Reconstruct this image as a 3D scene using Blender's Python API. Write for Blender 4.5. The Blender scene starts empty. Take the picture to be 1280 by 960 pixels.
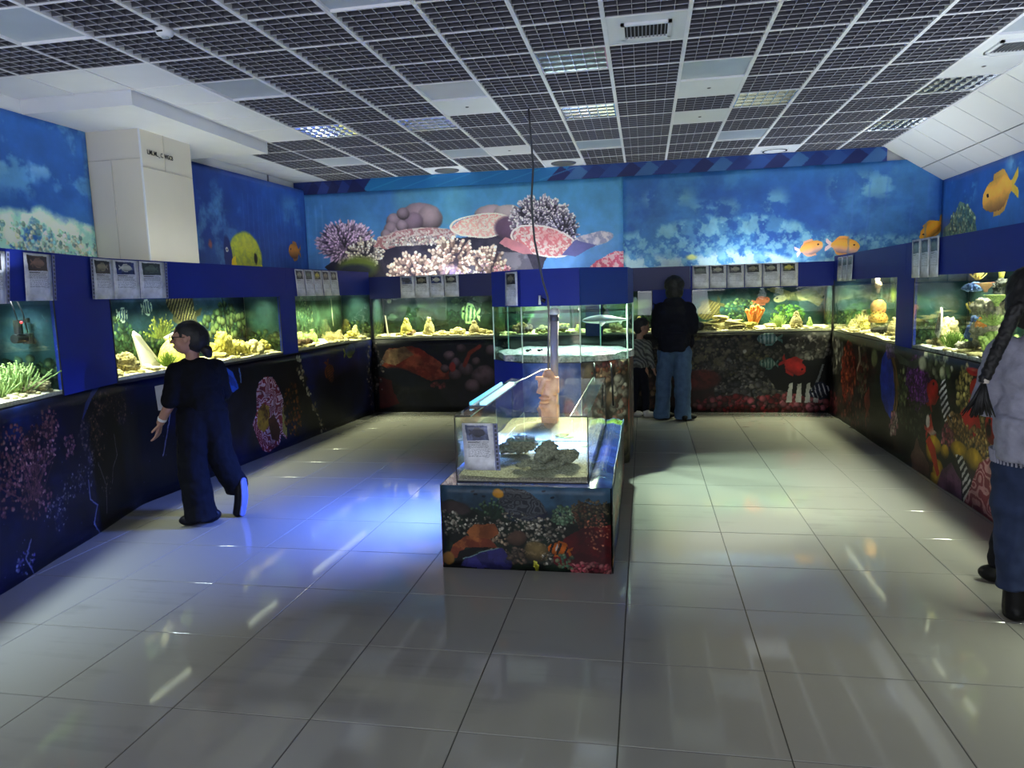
import bpy, bmesh, math, random
import numpy as np
from mathutils import Vector, Matrix, noise
PI = math.pi
SC = bpy.context.scene
COL = SC.collection

# ------------------------------------------------------------------ camera
CAM_H = 1.636
cy_, sy_ = math.cos(.1855), math.sin(.1855)
cp_, sp_ = math.cos(-.1254), math.sin(-.1254)
fwd = Vector((-sy_ * cp_, cy_ * cp_, sp_))
rt0 = Vector((cy_, sy_, 0))
up0 = rt0.cross(fwd)
cr_, sr_ = math.cos(-.0296), math.sin(-.0296)
rt = rt0 * cr_ + up0 * sr_
up = rt0 * -sr_ + up0 * cr_
cam_data = bpy.data.cameras.new('camera')
cam_data.sensor_width = 36
cam_data.lens = 895.0 / 1280 * 36
cam_data.clip_start = .05
cam = bpy.data.objects.new('camera', cam_data)
COL.objects.link(cam)
mw = Matrix((rt, up, -fwd)).transposed().to_4x4()
mw.translation = Vector((0, 0, CAM_H))
cam.matrix_world = mw
SC.camera = cam

# ------------------------------------------------------------------ world, exposure
world = bpy.data.worlds.new('world')
SC.world = world
world.use_nodes = True
world.node_tree.nodes['Background'].inputs[0].default_value = (.55, .65, .9, 1)
world.node_tree.nodes['Background'].inputs[1].default_value = .05
SC.view_settings.view_transform = 'Standard'
SC.view_settings.look = 'None'
SC.view_settings.gamma = 1
SC.view_settings.use_curve_mapping = False
SC.view_settings.exposure = 0.1
SC.cycles.transparent_max_bounces = 32

def area(name, loc, direction, sx, sy, power, color, parent=None, spread=180):
    l = bpy.data.lights.new(name, 'AREA')
    l.shape = 'RECTANGLE'; l.size = sx; l.size_y = sy
    l.energy = power; l.color = color; l.spread = math.radians(spread)
    o = bpy.data.objects.new(name, l)
    COL.objects.link(o)
    o.rotation_euler = Vector(direction).to_track_quat('-Z', 'Y').to_euler()
    o.location = loc
    return o
# power of the tank tubes and of the added fill
P_UP = 0.30      # tubes lying on the tank tops, light thrown up the walls
P_IN = 1.0      # tubes over the water
P_FILL = 1.0    # added fill around and behind the visitor, no fittings there
area('hall_fill_down', (-1.0, -.6, 3.2), (0, .35, -.94), 6.0, 2.5, 8 * P_FILL, (.93, .97, 1))  # added fill, shines down over the visitor
area('hall_fill_up', (-.8, -.8, 1.3), (0, .45, .9), 5.0, 1.5, 82 * P_FILL, (.8, .86, 1))  # added fill to brighten the near ceiling

area('hall_fill_ahead', (-.7, -2.8, 2.3), (0, 1, .06), 6.5, 1.5, 115 * P_FILL, (.93, .96, 1))  # added fill for the upper walls, no window stands here

# ------------------------------------------------------------------ helpers
def s2l(c):
    return tuple((x / 12.92 if x <= .04045 else ((x + .055) / 1.055) ** 2.4) for x in c)
def rgb(r, g, b):
    return s2l((r / 255, g / 255, b / 255))
MATS = {}
def mat(name, col, rough=.5, metal=0, var=.12, scale=8, bump=0, spec=.5, emit=None, estr=0, col2=None, coat=0):
    if name in MATS: return MATS[name]
    m = bpy.data.materials.new(name); m.use_nodes = True
    nt = m.node_tree; N = nt.nodes; b = N['Principled BSDF']
    b.inputs['Roughness'].default_value = rough
    b.inputs['Metallic'].default_value = metal
    b.inputs['Specular IOR Level'].default_value = spec
    b.inputs['Coat Weight'].default_value = coat
    tc = N.new('ShaderNodeTexCoord'); nz = N.new('ShaderNodeTexNoise')
    nz.inputs['Scale'].default_value = scale; nz.inputs['Detail'].default_value = 4
    nt.links.new(tc.outputs['Object'], nz.inputs['Vector'])
    rp = N.new('ShaderNodeValToRGB'); rp.color_ramp.elements[0].position = .3; rp.color_ramp.elements[1].position = .7
    c2 = col2 if col2 else tuple(min(1, x * (1 + var)) for x in col)
    c1 = col if col2 else tuple(x * (1 - var) for x in col)
    rp.color_ramp.elements[0].color = (*c1, 1); rp.color_ramp.elements[1].color = (*c2, 1)
    nt.links.new(nz.outputs['Fac'], rp.inputs['Fac']); nt.links.new(rp.outputs['Color'], b.inputs['Base Color'])
    if bump:
        bp = N.new('ShaderNodeBump'); bp.inputs['Strength'].default_value = bump; bp.inputs['Distance'].default_value = .01
        nt.links.new(nz.outputs['Fac'], bp.inputs['Height']); nt.links.new(bp.outputs['Normal'], b.inputs['Normal'])
    if emit:
        b.inputs['Emission Color'].default_value = (*emit, 1); b.inputs['Emission Strength'].default_value = estr
    MATS[name] = m
    return m
def clear_mat(name, tint, rough=.02, refl=1.0, fac=None):
    """thin clear pane: tinted see-through plus fresnel gloss"""
    if name in MATS: return MATS[name]
    m = bpy.data.materials.new(name); m.use_nodes = True
    nt = m.node_tree; N = nt.nodes; N.remove(N['Principled BSDF'])
    t = N.new('ShaderNodeBsdfTransparent'); t.inputs[0].default_value = (*tint, 1)
    g = N.new('ShaderNodeBsdfGlossy'); g.inputs['Roughness'].default_value = rough
    g.inputs['Color'].default_value = (refl, refl, refl, 1)
    f = N.new('ShaderNodeFresnel'); f.inputs[0].default_value = 1.45
    mx = N.new('ShaderNodeMixShader')
    ge = N.new('ShaderNodeNewGeometry'); mu = N.new('ShaderNodeMath'); mu.operation = 'MULTIPLY'; iv = N.new('ShaderNodeMath'); iv.operation = 'SUBTRACT'; iv.inputs[0].default_value = 1
    nt.links.new(ge.outputs['Backfacing'], iv.inputs[1]); nt.links.new(f.outputs[0], mu.inputs[0]); nt.links.new(iv.outputs[0], mu.inputs[1]); nt.links.new(mu.outputs[0], mx.inputs[0])
    nt.links.new(t.outputs[0], mx.inputs[1]); nt.links.new(g.outputs[0], mx.inputs[2])
    nt.links.new(mx.outputs[0], N['Material Output'].inputs[0])
    MATS[name] = m
    return m

ORG = {}
def tag(o, label=None, cat=None, group=None, kind=None):
    if label: o['label'] = label
    if cat: o['category'] = cat
    if group: o['group'] = group
    if kind: o['kind'] = kind
    return o
def thing(name, label, cat, loc=(0, 0, 0), group=None):
    o = bpy.data.objects.new(name, None); COL.objects.link(o)
    o.location = loc; o.empty_display_size = .1
    ORG[o] = Vector(loc)
    return tag(o, label, cat, group)

class MB:
    def __init__(s): s.v = []; s.f = []; s.m = []; s.uv = {}; s.sm = []
    def add(s, V, F, mi=0, smooth=False):
        b = len(s.v); s.v += [tuple(p) for p in V]
        for f in F: s.f.append([i + b for i in f]); s.m.append(mi); s.sm.append(smooth)
        return s
    def box(s, x0, y0, z0, x1, y1, z1, mi=0):
        V = [(x, y, z) for z in (z0, z1) for y in (y0, y1) for x in (x0, x1)]
        return s.add(V, [(0, 2, 3, 1), (4, 5, 7, 6), (0, 1, 5, 4), (2, 6, 7, 3), (0, 4, 6, 2), (1, 3, 7, 5)], mi)
    def slab(s, A, B, n, t0, t1, z0, z1, mi=0):
        """box along the plan line A-B, from offset t0 to t1 along normal n"""
        V = []
        for z in (z0, z1):
            for t in (t0, t1):
                for P in (A, B): V.append((P[0] + n[0] * t, P[1] + n[1] * t, z))
        return s.add(V, [(0, 2, 3, 1), (4, 5, 7, 6), (0, 1, 5, 4), (2, 6, 7, 3), (0, 4, 6, 2), (1, 3, 7, 5)], mi)
    def cone(s, a, b, ra, rb, n=12, mi=0, caps=True, smooth=True, sq=1.0):
        a = Vector(a); b = Vector(b); d = (b - a)
        if d.length < 1e-6: return s
        d.normalize(); u = d.orthogonal().normalized(); w = d.cross(u)
        V = []
        for c, r in ((a, ra), (b, rb)):
            for i in range(n):
                t = 2 * PI * i / n; V.append(c + u * (r * math.cos(t)) + w * (r * math.sin(t) * sq))
        F = [(i, (i + 1) % n, n + (i + 1) % n, n + i) for i in range(n)]
        s.add(V, F, mi, smooth)
        if caps:
            s.add(V[:n], [tuple(range(n - 1, -1, -1))], mi); s.add(V[n:], [tuple(range(n))], mi)
        return s
    def tube(s, pts, r, n=8, mi=0):
        pts = [Vector(p) for p in pts]; k = len(pts)
        R = r if isinstance(r, (list, tuple)) else [r] * k
        V = []; u = None
        for i, p in enumerate(pts):
            d = (pts[min(i + 1, k - 1)] - pts[max(i - 1, 0)]).normalized()
            u = (d.orthogonal() if u is None else (u - d * u.dot(d))).normalized()
            w = d.cross(u)
            for j in range(n):
                t = 2 * PI * j / n; V.append(p + u * (R[i] * math.cos(t)) + w * (R[i] * math.sin(t)))
        F = [(i * n + j, i * n + (j + 1) % n, (i + 1) * n + (j + 1) % n, (i + 1) * n + j) for i in range(k - 1) for j in range(n)]
        F += [tuple(range(n - 1, -1, -1)), tuple(range((k - 1) * n, k * n))]
        return s.add(V, F, mi, True)
    def ball(s, c, r, yaw=0, nu=14, nv=9, mi=0, tilt=None):
        if not isinstance(r, (list, tuple)): r = (r, r, r)
        cs, sn = math.cos(yaw), math.sin(yaw); V = []
        def put(x, y, z):
            x *= r[0]; y *= r[1]; z *= r[2]
            p = Vector((x * cs - y * sn, x * sn + y * cs, z))
            if tilt: p = tilt @ p
            V.append((c[0] + p.x, c[1] + p.y, c[2] + p.z))
        put(0, 0, -1)
        for j in range(1, nv):
            t = PI * j / nv - PI / 2
            for i in range(nu):
                a = 2 * PI * i / nu; put(math.cos(t) * math.cos(a), math.cos(t) * math.sin(a), math.sin(t))
        put(0, 0, 1); L = len(V) - 1
        F = [(0, 1 + (i + 1) % nu, 1 + i) for i in range(nu)]
        F += [(1 + j * nu + i, 1 + j * nu + (i + 1) % nu, 1 + (j + 1) * nu + (i + 1) % nu, 1 + (j + 1) * nu + i) for j in range(nv - 2) for i in range(nu)]
        F += [(1 + (nv - 2) * nu + i, 1 + (nv - 2) * nu + (i + 1) % nu, L) for i in range(nu)]
        return s.add(V, F, mi, True)
    def poly(s, pts, mi=0): return s.add(pts, [tuple(range(len(pts)))], mi)
    def prism(s, pts, off, mi=0):
        """closed outline (3-D points) pushed along off"""
        n = len(pts); off = Vector(off); P = [Vector(p) for p in pts]
        V = P + [p + off for p in P]
        F = [tuple(range(n - 1, -1, -1)), tuple(range(n, 2 * n))] + [(i, (i + 1) % n, n + (i + 1) % n, n + i) for i in range(n)]
        return s.add(V, F, mi)
    def lathe(s, c, prof, n=20, mi=0):
        V = [(c[0] + r * math.cos(2 * PI * i / n), c[1] + r * math.sin(2 * PI * i / n), c[2] + z) for r, z in prof for i in range(n)]
        k = len(prof)
        F = [(j * n + i, j * n + (i + 1) % n, (j + 1) * n + (i + 1) % n, (j + 1) * n + i) for j in range(k - 1) for i in range(n)]
        F += [tuple(range(n - 1, -1, -1)), tuple(range((k - 1) * n, k * n))]
        return s.add(V, F, mi, True)
    def mesh(s, name, org=(0, 0, 0)):
        me = bpy.data.meshes.new(name)
        me.from_pydata([(x - org[0], y - org[1], z - org[2]) for x, y, z in s.v], [], s.f)
        me.polygons.foreach_set('material_index', s.m); me.polygons.foreach_set('use_smooth', s.sm)
        me.update()
        return me
    def build(s, name, mats, parent=None, org=None):
        if org is None:
            if parent is not None: org = ORG[parent]
            else:
                A = np.array(s.v); org = ((A[:, 0].min() + A[:, 0].max()) / 2, (A[:, 1].min() + A[:, 1].max()) / 2, A[:, 2].min())
        me = s.mesh(name, org)
        return link(name, me, mats, parent, org)
def link(name, me, mats, parent=None, org=(0, 0, 0)):
    o = bpy.data.objects.new(name, me)
    if mats is not None and len(me.materials) == 0:
        for m in (mats if isinstance(mats, (list, tuple)) else [mats]): me.materials.append(m)
    COL.objects.link(o)
    if parent is not None: o.parent = parent; ORG[o] = ORG[parent]
    else: o.location = org; ORG[o] = Vector(org)
    return o
def struct(o): o['kind'] = 'structure'; return o
def remesh(mb, voxel, smooth=2, disp=None, name='body'):
    """fuse overlapping primitives into one continuous surface"""
    me = mb.mesh('tmp'); o = bpy.data.objects.new('tmp', me); COL.objects.link(o)
    r = o.modifiers.new('r', 'REMESH'); r.mode = 'VOXEL'; r.voxel_size = voxel; r.use_smooth_shade = True
    if smooth:
        q = o.modifiers.new('s', 'SMOOTH'); q.iterations = smooth; q.factor = .5
    dg = bpy.context.evaluated_depsgraph_get()
    out = bpy.data.meshes.new_from_object(o.evaluated_get(dg)); out.name = name
    bpy.data.objects.remove(o); bpy.data.meshes.remove(me)
    if disp:
        amp, fr = disp
        for v in out.vertices: v.co += v.normal * (amp * noise.fractal(v.co * fr, 1, 2, 3))
    return out

# ------------------------------------------------------------------ picture painter for the printed banners
rng = np.random.default_rng(5)
def _fbm(n=512, seed=1, octs=6, base=4):
    r = np.random.default_rng(seed); out = np.zeros((n, n), np.float32); amp = 1; f = base; tot = 0
    for o in range(octs):
        g = r.random((f, f)).astype(np.float32)
        x = np.arange(n) * f / n; i = x.astype(int); t = x - i; t = t * t * (3 - 2 * t); j = (i + 1) % f
        a = g[i][:, i] * (1 - t)[:, None] + g[j][:, i] * t[:, None]
        b = g[i][:, j] * (1 - t)[:, None] + g[j][:, j] * t[:, None]
        out += amp * (a * (1 - t)[None] + b * t[None]); tot += amp; amp *= .62; f *= 2
    out /= tot
    return (out - out.min()) / (out.max() - out.min())
NZ = [_fbm(seed=k) for k in range(4)]
NZS = _fbm(seed=9, octs=2, base=8)
def C3(*c): return np.array(c, np.float32) / 255
class Cv:
    def __init__(s, w, h, ppm, base):
        s.w, s.h, s.p = w, h, ppm
        s.W, s.H = int(w * ppm), int(h * ppm)
        s.a = np.empty((s.H, s.W, 3), np.float32); s.a[:] = C3(*base)
    def win(s, u0, v0, u1, v1):
        x0 = max(0, int(u0 * s.p)); x1 = min(s.W, int(u1 * s.p) + 2); y0 = max(0, int(v0 * s.p)); y1 = min(s.H, int(v1 * s.p) + 2)
        if x0 >= x1 or y0 >= y1: return None
        U, V = np.meshgrid((np.arange(x0, x1) + .5) / s.p, (np.arange(y0, y1) + .5) / s.p)
        return (slice(y0, y1), slice(x0, x1)), U, V
    def nz(s, U, V, fr, k=0): return NZ[k][(V * fr * 110).astype(int) % 512, (U * fr * 110).astype(int) % 512]
    def put(s, sl, m, col):
        m = m[..., None]; c = col if isinstance(col, np.ndarray) else C3(*col)
        s.a[sl] = s.a[sl] * (1 - m) + c * m
    def grad(s, pts):
        v = np.linspace(0, 1, s.H); cs = np.stack([np.interp(v, [p[0] for p in pts], [p[1][k] / 255 for p in pts]) for k in range(3)], -1)
        s.a[:] = cs[:, None, :]; return s
    def cloud(s, col, fr, lo, hi, k=0, box=None, ridge=False, edge=.15, op=1, v_hi=None):
        box = box or (0, 0, s.w, s.h); q = s.win(*box)
        if not q: return s
        sl, U, V = q; n = s.nz(U, V, fr, k)
        if ridge: n = 1 - np.abs(n - .5) * 2
        m = np.clip((n - lo) / (hi - lo), 0, 1)
        if edge:
            for A, a0, a1 in ((U, box[0], box[2]), (V, box[1], box[3])):
                if a0 > 0: m = m * np.clip((A - a0) / edge, 0, 1)
                if a1 < (s.w if A is U else s.h) - .01: m = m * np.clip((a1 - A) / edge, 0, 1)
        if v_hi is not None:   # reef skyline v_hi(u)
            m = m * np.clip((v_hi(U) + .12 * (s.nz(U, V, 1.3, 2) - .5) - V) / .08, 0, 1)
        s.put(sl, m * op, col); return s
    def ell(s, u, v, ru, rv, rot=0, col=(0, 0, 0), soft=.1, op=1, shade=0, tex=None):
        R = max(ru, rv) * 1.05; q = s.win(u - R, v - R, u + R, v + R)
        if not q: return s
        sl, U, V = q; c, d = math.cos(rot), math.sin(rot)
        x = ((U - u) * c + (V - v) * d) / ru; y = (-(U - u) * d + (V - v) * c) / rv
        r = np.sqrt(x * x + y * y); m = np.clip((1 - r) / soft, 0, 1) * op
        cc = np.broadcast_to(C3(*col), U.shape + (3,)).copy()
        if shade: cc *= np.clip(1 + shade * (.35 * y - .5 * r * r), .2, 1.6)[..., None]
        if tex:
            tc, fr, lo, hi = tex; n = s.nz(U, V, fr * 2, 1); t = np.clip((n - lo) / (hi - lo), 0, 1)[..., None]; cc = cc * (1 - t) + C3(*tc) * t
        s.put(sl, m, cc); return s
    def poly(s, pts, col, soft=.006, op=1, tex=None, worm=None, stripe=None, rough=0):
        P = np.array(pts, float); q = s.win(P[:, 0].min() - .05, P[:, 1].min() - .05, P[:, 0].max() + .05, P[:, 1].max() + .05)
        if not q: return s
        sl, U, V = q
        U0, V0 = U, V
        if rough: U = U + rough * (s.nz(U0, V0, 2.5, 2) - .5); V = V + rough * (s.nz(U0, V0, 2.5, 3) - .5)
        ins = np.zeros(U.shape, bool); n = len(P)
        for i in range(n):
            (x0, y0), (x1, y1) = P[i], P[(i + 1) % n]
            if y0 == y1: continue
            c = (y0 > V) != (y1 > V); ins ^= c & (U < (x1 - x0) * (V - y0) / (y1 - y0) + x0)
        cc = np.broadcast_to(C3(*col), U.shape + (3,)).copy()
        if tex: 
            tc, fr, lo, hi = tex; t = np.clip((s.nz(U0, V0, fr * 2, 1) - lo) / (hi - lo), 0, 1)[..., None]; cc = cc * (1 - t) + C3(*tc) * t
        if worm:
            tc, fr, wd = worm; n_ = NZS[(V0 * fr * 190).astype(int) % 512, (U0 * fr * 110).astype(int) % 512] * 7; t = (np.abs((n_ % 1) - .5) * 2 < wd)[..., None]; cc = np.where(t, C3(*tc), cc)
        if stripe:
            tc, ang, per, wd = stripe; t = (((U0 * math.cos(ang) + V0 * math.sin(ang)) / per + .25 * s.nz(U0, V0, .6, 0)) % 1 < wd)[..., None]; cc = np.where(t, C3(*tc), cc)
        s.put(sl, ins.astype(np.float32) * op, cc); return s
    def stag(s, u, v, ru, rv, n, ln, w, col, tip, dark=(40, 34, 52), back=1.0):
        s.ell(u, v, ru * back, rv * back, 0, dark, .15)
        P = []
        for i in range(n):
            a = rng.random() * 2 * PI; q = math.sqrt(rng.random()); P.append((q, a))
        P.sort(reverse=True)
        for q, a in P:
            x = u + ru * q * math.cos(a); y = v + rv * q * math.sin(a); d_ = math.atan2(rv * math.sin(a) * q + .35 * rv, ru * math.cos(a) * q); L = ln * (.35 + .65 * q) * (.8 + .4 * rng.random()); k = .7 + .45 * rng.random()
            s.ell(x, y, L, w, d_, tuple(c * k for c in col), .35, 1, .7); s.ell(x + L * .6 * math.cos(d_), y + L * .6 * math.sin(d_), L * .42, w * .85, d_, tuple(min(255, c * (k + .15)) for c in tip), .5)
        return s
    def line(s, pts, w, col, op=1):
        for (a, b), (c, d) in zip(pts[:-1], pts[1:]):
            n = max(2, int(math.hypot(c - a, d - b) / (w * .7)))
            for i in range(n + 1): s.ell(a + (c - a) * i / n, b + (d - b) * i / n, w, w, 0, col, .5, op)
        return s
    def dots(s, u, v, ru, rv, n, r0, r1, cols, shade=.9, r=None, keep=None):
        r = r or rng
        for i in range(n):
            a = r.random() * 2 * PI; q = math.sqrt(r.random()); x = u + ru * q * math.cos(a); y = v + rv * q * math.sin(a)
            if keep and not keep(x, y): continue
            c = cols[int(r.random() * len(cols))]; k = .75 + .5 * r.random(); rr = r0 + (r1 - r0) * r.random()
            s.ell(x, y, rr, rr * (.8 + .5 * r.random()), r.random() * 3, tuple(min(255, q_ * k) for q_ in c), .25, 1, shade)
        return s
    def branch(s, u, v, size, n, col, tip, spread=1.3, w=.012, up=PI / 2):
        for i in range(n):
            a = up + (rng.random() - .5) * 2 * spread; L = size * (.5 + .5 * rng.random()); k = .6 + .5 * rng.random()
            x, y = u + (rng.random() - .5) * size * .5, v
            pts = [(x, y)]
            for j in range(4):
                x += L / 4 * math.cos(a); y += L / 4 * math.sin(a); a += (rng.random() - .5) * .6; pts.append((x, y))
            s.line(pts, w, tuple(c * k for c in col)); s.ell(x, y, w * 1.5, w * 1.5, 0, tuple(min(255, c * (k + .2)) for c in tip), .4)
        return s
    def fish(s, u, v, L, H, rot, body, belly=None, stripes=None, fin=None, tail=None, tall=.3, eye=True, op=1):
        """side view, head towards +x of the rotated frame; rot may flip by pi"""
        R = L * .8; q = s.win(u - R, v - R, u + R, v + R)
        if not q: return s
        sl, U, V = q; c, d = math.cos(rot), math.sin(rot); fl = -1 if c < 0 else 1
        x = ((U - u) * c + (V - v) * d) / (L / 2); y = fl * (-(U - u) * d + (V - v) * c) / (H / 2)
        env = np.sqrt(np.clip(1 - np.abs(x - .12) ** 2.2 / .8, 0, 1)) * np.where(x < -.3, np.clip(1.0 + (x + .3) * 1.1, .2, 1), 1)
        mb = ((np.abs(y) < env) & (x > -.72)).astype(np.float32)
        fin = fin or body; tail = tail or fin
        mt = ((x < -.62) & (x > -1.05) & (np.abs(y) < (-.62 - x) * 1.7 + .16) & (np.abs(y) > (-.85 - x) * 1.6)).astype(np.float32)
        mf = ((x < .35) & (x > -.6) & (np.abs(y) < env + tall * np.clip((x + .62) * 3, 0, 1)) & (np.abs(y) > env * .9)).astype(np.float32)
        s.put(sl, mt * op, tail); s.put(sl, mf * op, fin)
        cc = np.broadcast_to(C3(*body), U.shape + (3,)).copy()
        if belly:
            t = np.clip((-y + .1) * 1.2, 0, 1)[..., None]; cc = cc * (1 - t) + C3(*belly) * t
        if stripes:
            sc, n, wd, kind = stripes
            p = x if kind == 'v' else (x * .5 + y)
            if kind == 'w': p = x + .35 * np.sin(y * 3) + .3 * s.nz(U, V, 2, 0)
            t = ((p * n) % 1 < wd)[..., None]; cc = np.where(t, C3(*sc), cc)
        cc *= np.clip(1.05 - .35 * (y * y) + .12 * y, .3, 1.3)[..., None]
        s.put(sl, mb * op, cc)
        if eye:
            m = ((x - .68) ** 2 * (L / H) ** 2 + (y - .2) ** 2 < .02).astype(np.float32); s.put(sl, m, (15, 15, 18))
        return s
    def material(s, name, rough=.55, gain=1.0, spec=.5, alpha=None, coat=0, warp=.011, grain=.3):
        if warp:   # organic outlines and photographic grain in the print
            Y, X = np.mgrid[0:s.H, 0:s.W]; U, V = X / s.p, Y / s.p; w = warp * s.p * 3
            dx = (s.nz(U, V, 3.2, 2) - .5) * w; dy = (s.nz(U, V, 3.2, 3) - .5) * w
            s.a = s.a[np.clip(Y + dy, 0, s.H - 1).astype(int), np.clip(X + dx, 0, s.W - 1).astype(int)]
            s.a = s.a * (1 + grain * 2 * (s.nz(U, V, 5, 1) - .5))[..., None]
        img = bpy.data.images.new(name, s.W, s.H)
        px = np.ones((s.H, s.W, 4), np.float32); px[..., :3] = np.clip(s.a, 0, 1)
        img.pixels.foreach_set(px.ravel()); img.update(); img.pack()
        m = bpy.data.materials.new(name); m.use_nodes = True; nt = m.node_tree; b = nt.nodes['Principled BSDF']
        t = nt.nodes.new('ShaderNodeTexImage'); t.image = img; t.extension = 'EXTEND'
        u = nt.nodes.new('ShaderNodeUVMap'); u.uv_map = 'UVMap'
        nt.links.new(u.outputs[0], t.inputs[0])
        if gain != 1:
            h = nt.nodes.new('ShaderNodeMix'); h.data_type = 'RGBA'; h.blend_type = 'MULTIPLY'; h.inputs[0].default_value = 1
            h.inputs[7].default_value = (gain, gain, gain, 1) if not isinstance(gain, tuple) else (*gain, 1)
            nt.links.new(t.outputs[0], h.inputs[6]); nt.links.new(h.outputs[2], b.inputs['Base Color'])
        else: nt.links.new(t.outputs[0], b.inputs['Base Color'])
        b.inputs['Roughness'].default_value = rough; b.inputs['Specular IOR Level'].default_value = spec; b.inputs['Coat Weight'].default_value = coat
        return m
def fabric(name, pts, z0, z1, m, parent=None, amp=.006, step=.07, fold=3.0, seed=0, thick=.004, v0=0, v1=1, wav=0):
    """printed cloth hung along the plan line pts (left to right as seen), faces (dy,-dx)"""
    L = [0]
    for a, b in zip(pts[:-1], pts[1:]): L.append(L[-1] + math.dist(a, b))
    T = L[-1]; nu = max(2, int(T / step)); nv = max(2, int((z1 - z0) / step))
    V = []; UV = []
    for i in range(nu + 1):
        t = T * i / nu; k = 0
        while k < len(pts) - 2 and t > L[k + 1]: k += 1
        a, b = pts[k], pts[k + 1]; w = (t - L[k]) / (L[k + 1] - L[k]); dx, dy = (b[0] - a[0]) / (L[k + 1] - L[k]), (b[1] - a[1]) / (L[k + 1] - L[k])
        for j in range(nv + 1):
            q = j / nv; z = z0 + (z1 - z0) * q
            o = amp * (1 + noise.noise(Vector((t * fold, q * .6, seed))) + .6 * noise.noise(Vector((t * 2.3 * fold, q * 2.2, seed + 9))))
            if wav: o += wav * (1 - q) ** 2 * (1 + noise.noise(Vector((t * 1.6, 0, seed + 3))))
            V.append((a[0] + (b[0] - a[0]) * w + dy * o, a[1] + (b[1] - a[1]) * w - dx * o, z)); UV.append((t / T, v0 + (v1 - v0) * q))
    n = nv + 1
    F = [(i * n + j, (i + 1) * n + j, (i + 1) * n + j + 1, i * n + j + 1) for i in range(nu) for j in range(nv)]
    mb = MB(); mb.add(V, F, 0, True)
    o = mb.build(name, m, parent)
    uvl = o.data.uv_layers.new(name='UVMap'); li = np.zeros(len(o.data.loops), np.int32); o.data.loops.foreach_get('vertex_index', li)
    uvl.data.foreach_set('uv', np.array(UV, np.float32)[li].ravel())
    if thick:
        sd = o.modifiers.new('thickness', 'SOLIDIFY'); sd.thickness = thick; sd.offset = -1
    return o
# ------------------------------------------------------------------ the hall
XL, XR, YB, YF, HC = -5.15, 3.745, 10.19, -3.0, 3.3614
m_white = mat('white_paint', rgb(222, 224, 230), .6, var=.03, scale=3)
m_wall = mat('grey_wall_paint', rgb(190, 192, 198), .8, var=.04, scale=2)
m_grout = mat('dark_grout', rgb(40, 40, 40), .9)
m_pillar = mat('cream_gypsum_board', rgb(214, 208, 194), .75, var=.035, scale=1.6)
m_dark = mat('dark_void', rgb(16, 16, 19), .9)
m_tbar = mat('ceiling_grid_white', rgb(232, 232, 238), .5, var=.02)
m_blade = mat('louvre_grey', rgb(84, 84, 94), .5, var=.06)  # on the blades, self-shadowing of the sides is put into this dark tone
m_bladec = mat('louvre_edge', rgb(168, 168, 180), .5, var=.03)
m_frost = mat('frosted_diffuser', rgb(170, 178, 190), .35, var=.04, scale=5)
m_alu = mat('polished_aluminium', rgb(225, 228, 235), .16, 1, var=.03)
m_tile = None

def floor_mat():
    m = bpy.data.materials.new('glazed_floor_tile'); m.use_nodes = True
    nt = m.node_tree; N = nt.nodes; b = N['Principled BSDF']
    oi = N.new('ShaderNodeObjectInfo'); tc = N.new('ShaderNodeTexCoord')
    nz = N.new('ShaderNodeTexNoise'); nz.inputs['Scale'].default_value = 3; nz.inputs['Detail'].default_value = 6
    mp = N.new('ShaderNodeMapping'); mp.inputs['Scale'].default_value = (.35, 6, 1)
    n2 = N.new('ShaderNodeTexNoise'); n2.inputs['Scale'].default_value = 2.5
    nt.links.new(tc.outputs['Object'], mp.inputs[0]); nt.links.new(mp.outputs[0], n2.inputs[0]); nt.links.new(tc.outputs['Object'], nz.inputs[0])
    mx = N.new('ShaderNodeMath'); mx.operation = 'ADD'; nt.links.new(nz.outputs[0], mx.inputs[0]); nt.links.new(n2.outputs[0], mx.inputs[1])
    m3 = N.new('ShaderNodeMath'); m3.operation = 'MULTIPLY_ADD'; m3.inputs[1].default_value = .35
    nt.links.new(oi.outputs['Random'], m3.inputs[0]); nt.links.new(mx.outputs[0], m3.inputs[2])
    rp = N.new('ShaderNodeValToRGB'); rp.color_ramp.elements[0].position = .7; rp.color_ramp.elements[1].position = 1.7
    rp.color_ramp.elements[0].color = (*rgb(120, 118, 114), 1); rp.color_ramp.elements[1].color = (*rgb(133, 131, 126), 1)
    nt.links.new(m3.outputs[0], rp.inputs[0]); nt.links.new(rp.outputs[0], b.inputs['Base Color'])
    r2 = N.new('ShaderNodeMapRange'); r2.inputs[3].default_value = .025; r2.inputs[4].default_value = .085
    nt.links.new(nz.outputs[0], r2.inputs[0]); nt.links.new(r2.outputs[0], b.inputs['Roughness'])
    b.inputs['Specular IOR Level'].default_value = .5
    return m
m_tile = floor_mat()
fl = struct(MB().box(XL - .1, YF, -.08, XR + .1, YB + .1, -.003).build('floor', m_grout))
def tile_mesh(a, b, h, bev):
    mb = MB(); x, y = a / 2, b / 2
    V = [(-x, -y, -h), (x, -y, -h), (x, y, -h), (-x, y, -h), (-x, -y, -bev), (x, -y, -bev), (x, y, -bev), (-x, y, -bev),
         (-x + bev, -y + bev, 0), (x - bev, -y + bev, 0), (x - bev, y - bev, 0), (-x + bev, y - bev, 0)]
    F = [(0, 1, 5, 4), (1, 2, 6, 5), (2, 3, 7, 6), (3, 0, 4, 7), (4, 5, 9, 8), (5, 6, 10, 9), (6, 7, 11, 10), (7, 4, 8, 11), (8, 9, 10, 11)]
    return mb.add(V, F).mesh('floor_tile')
tm = tile_mesh(.5955, .5955, .012, .0018); tm.materials.append(m_tile)
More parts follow.
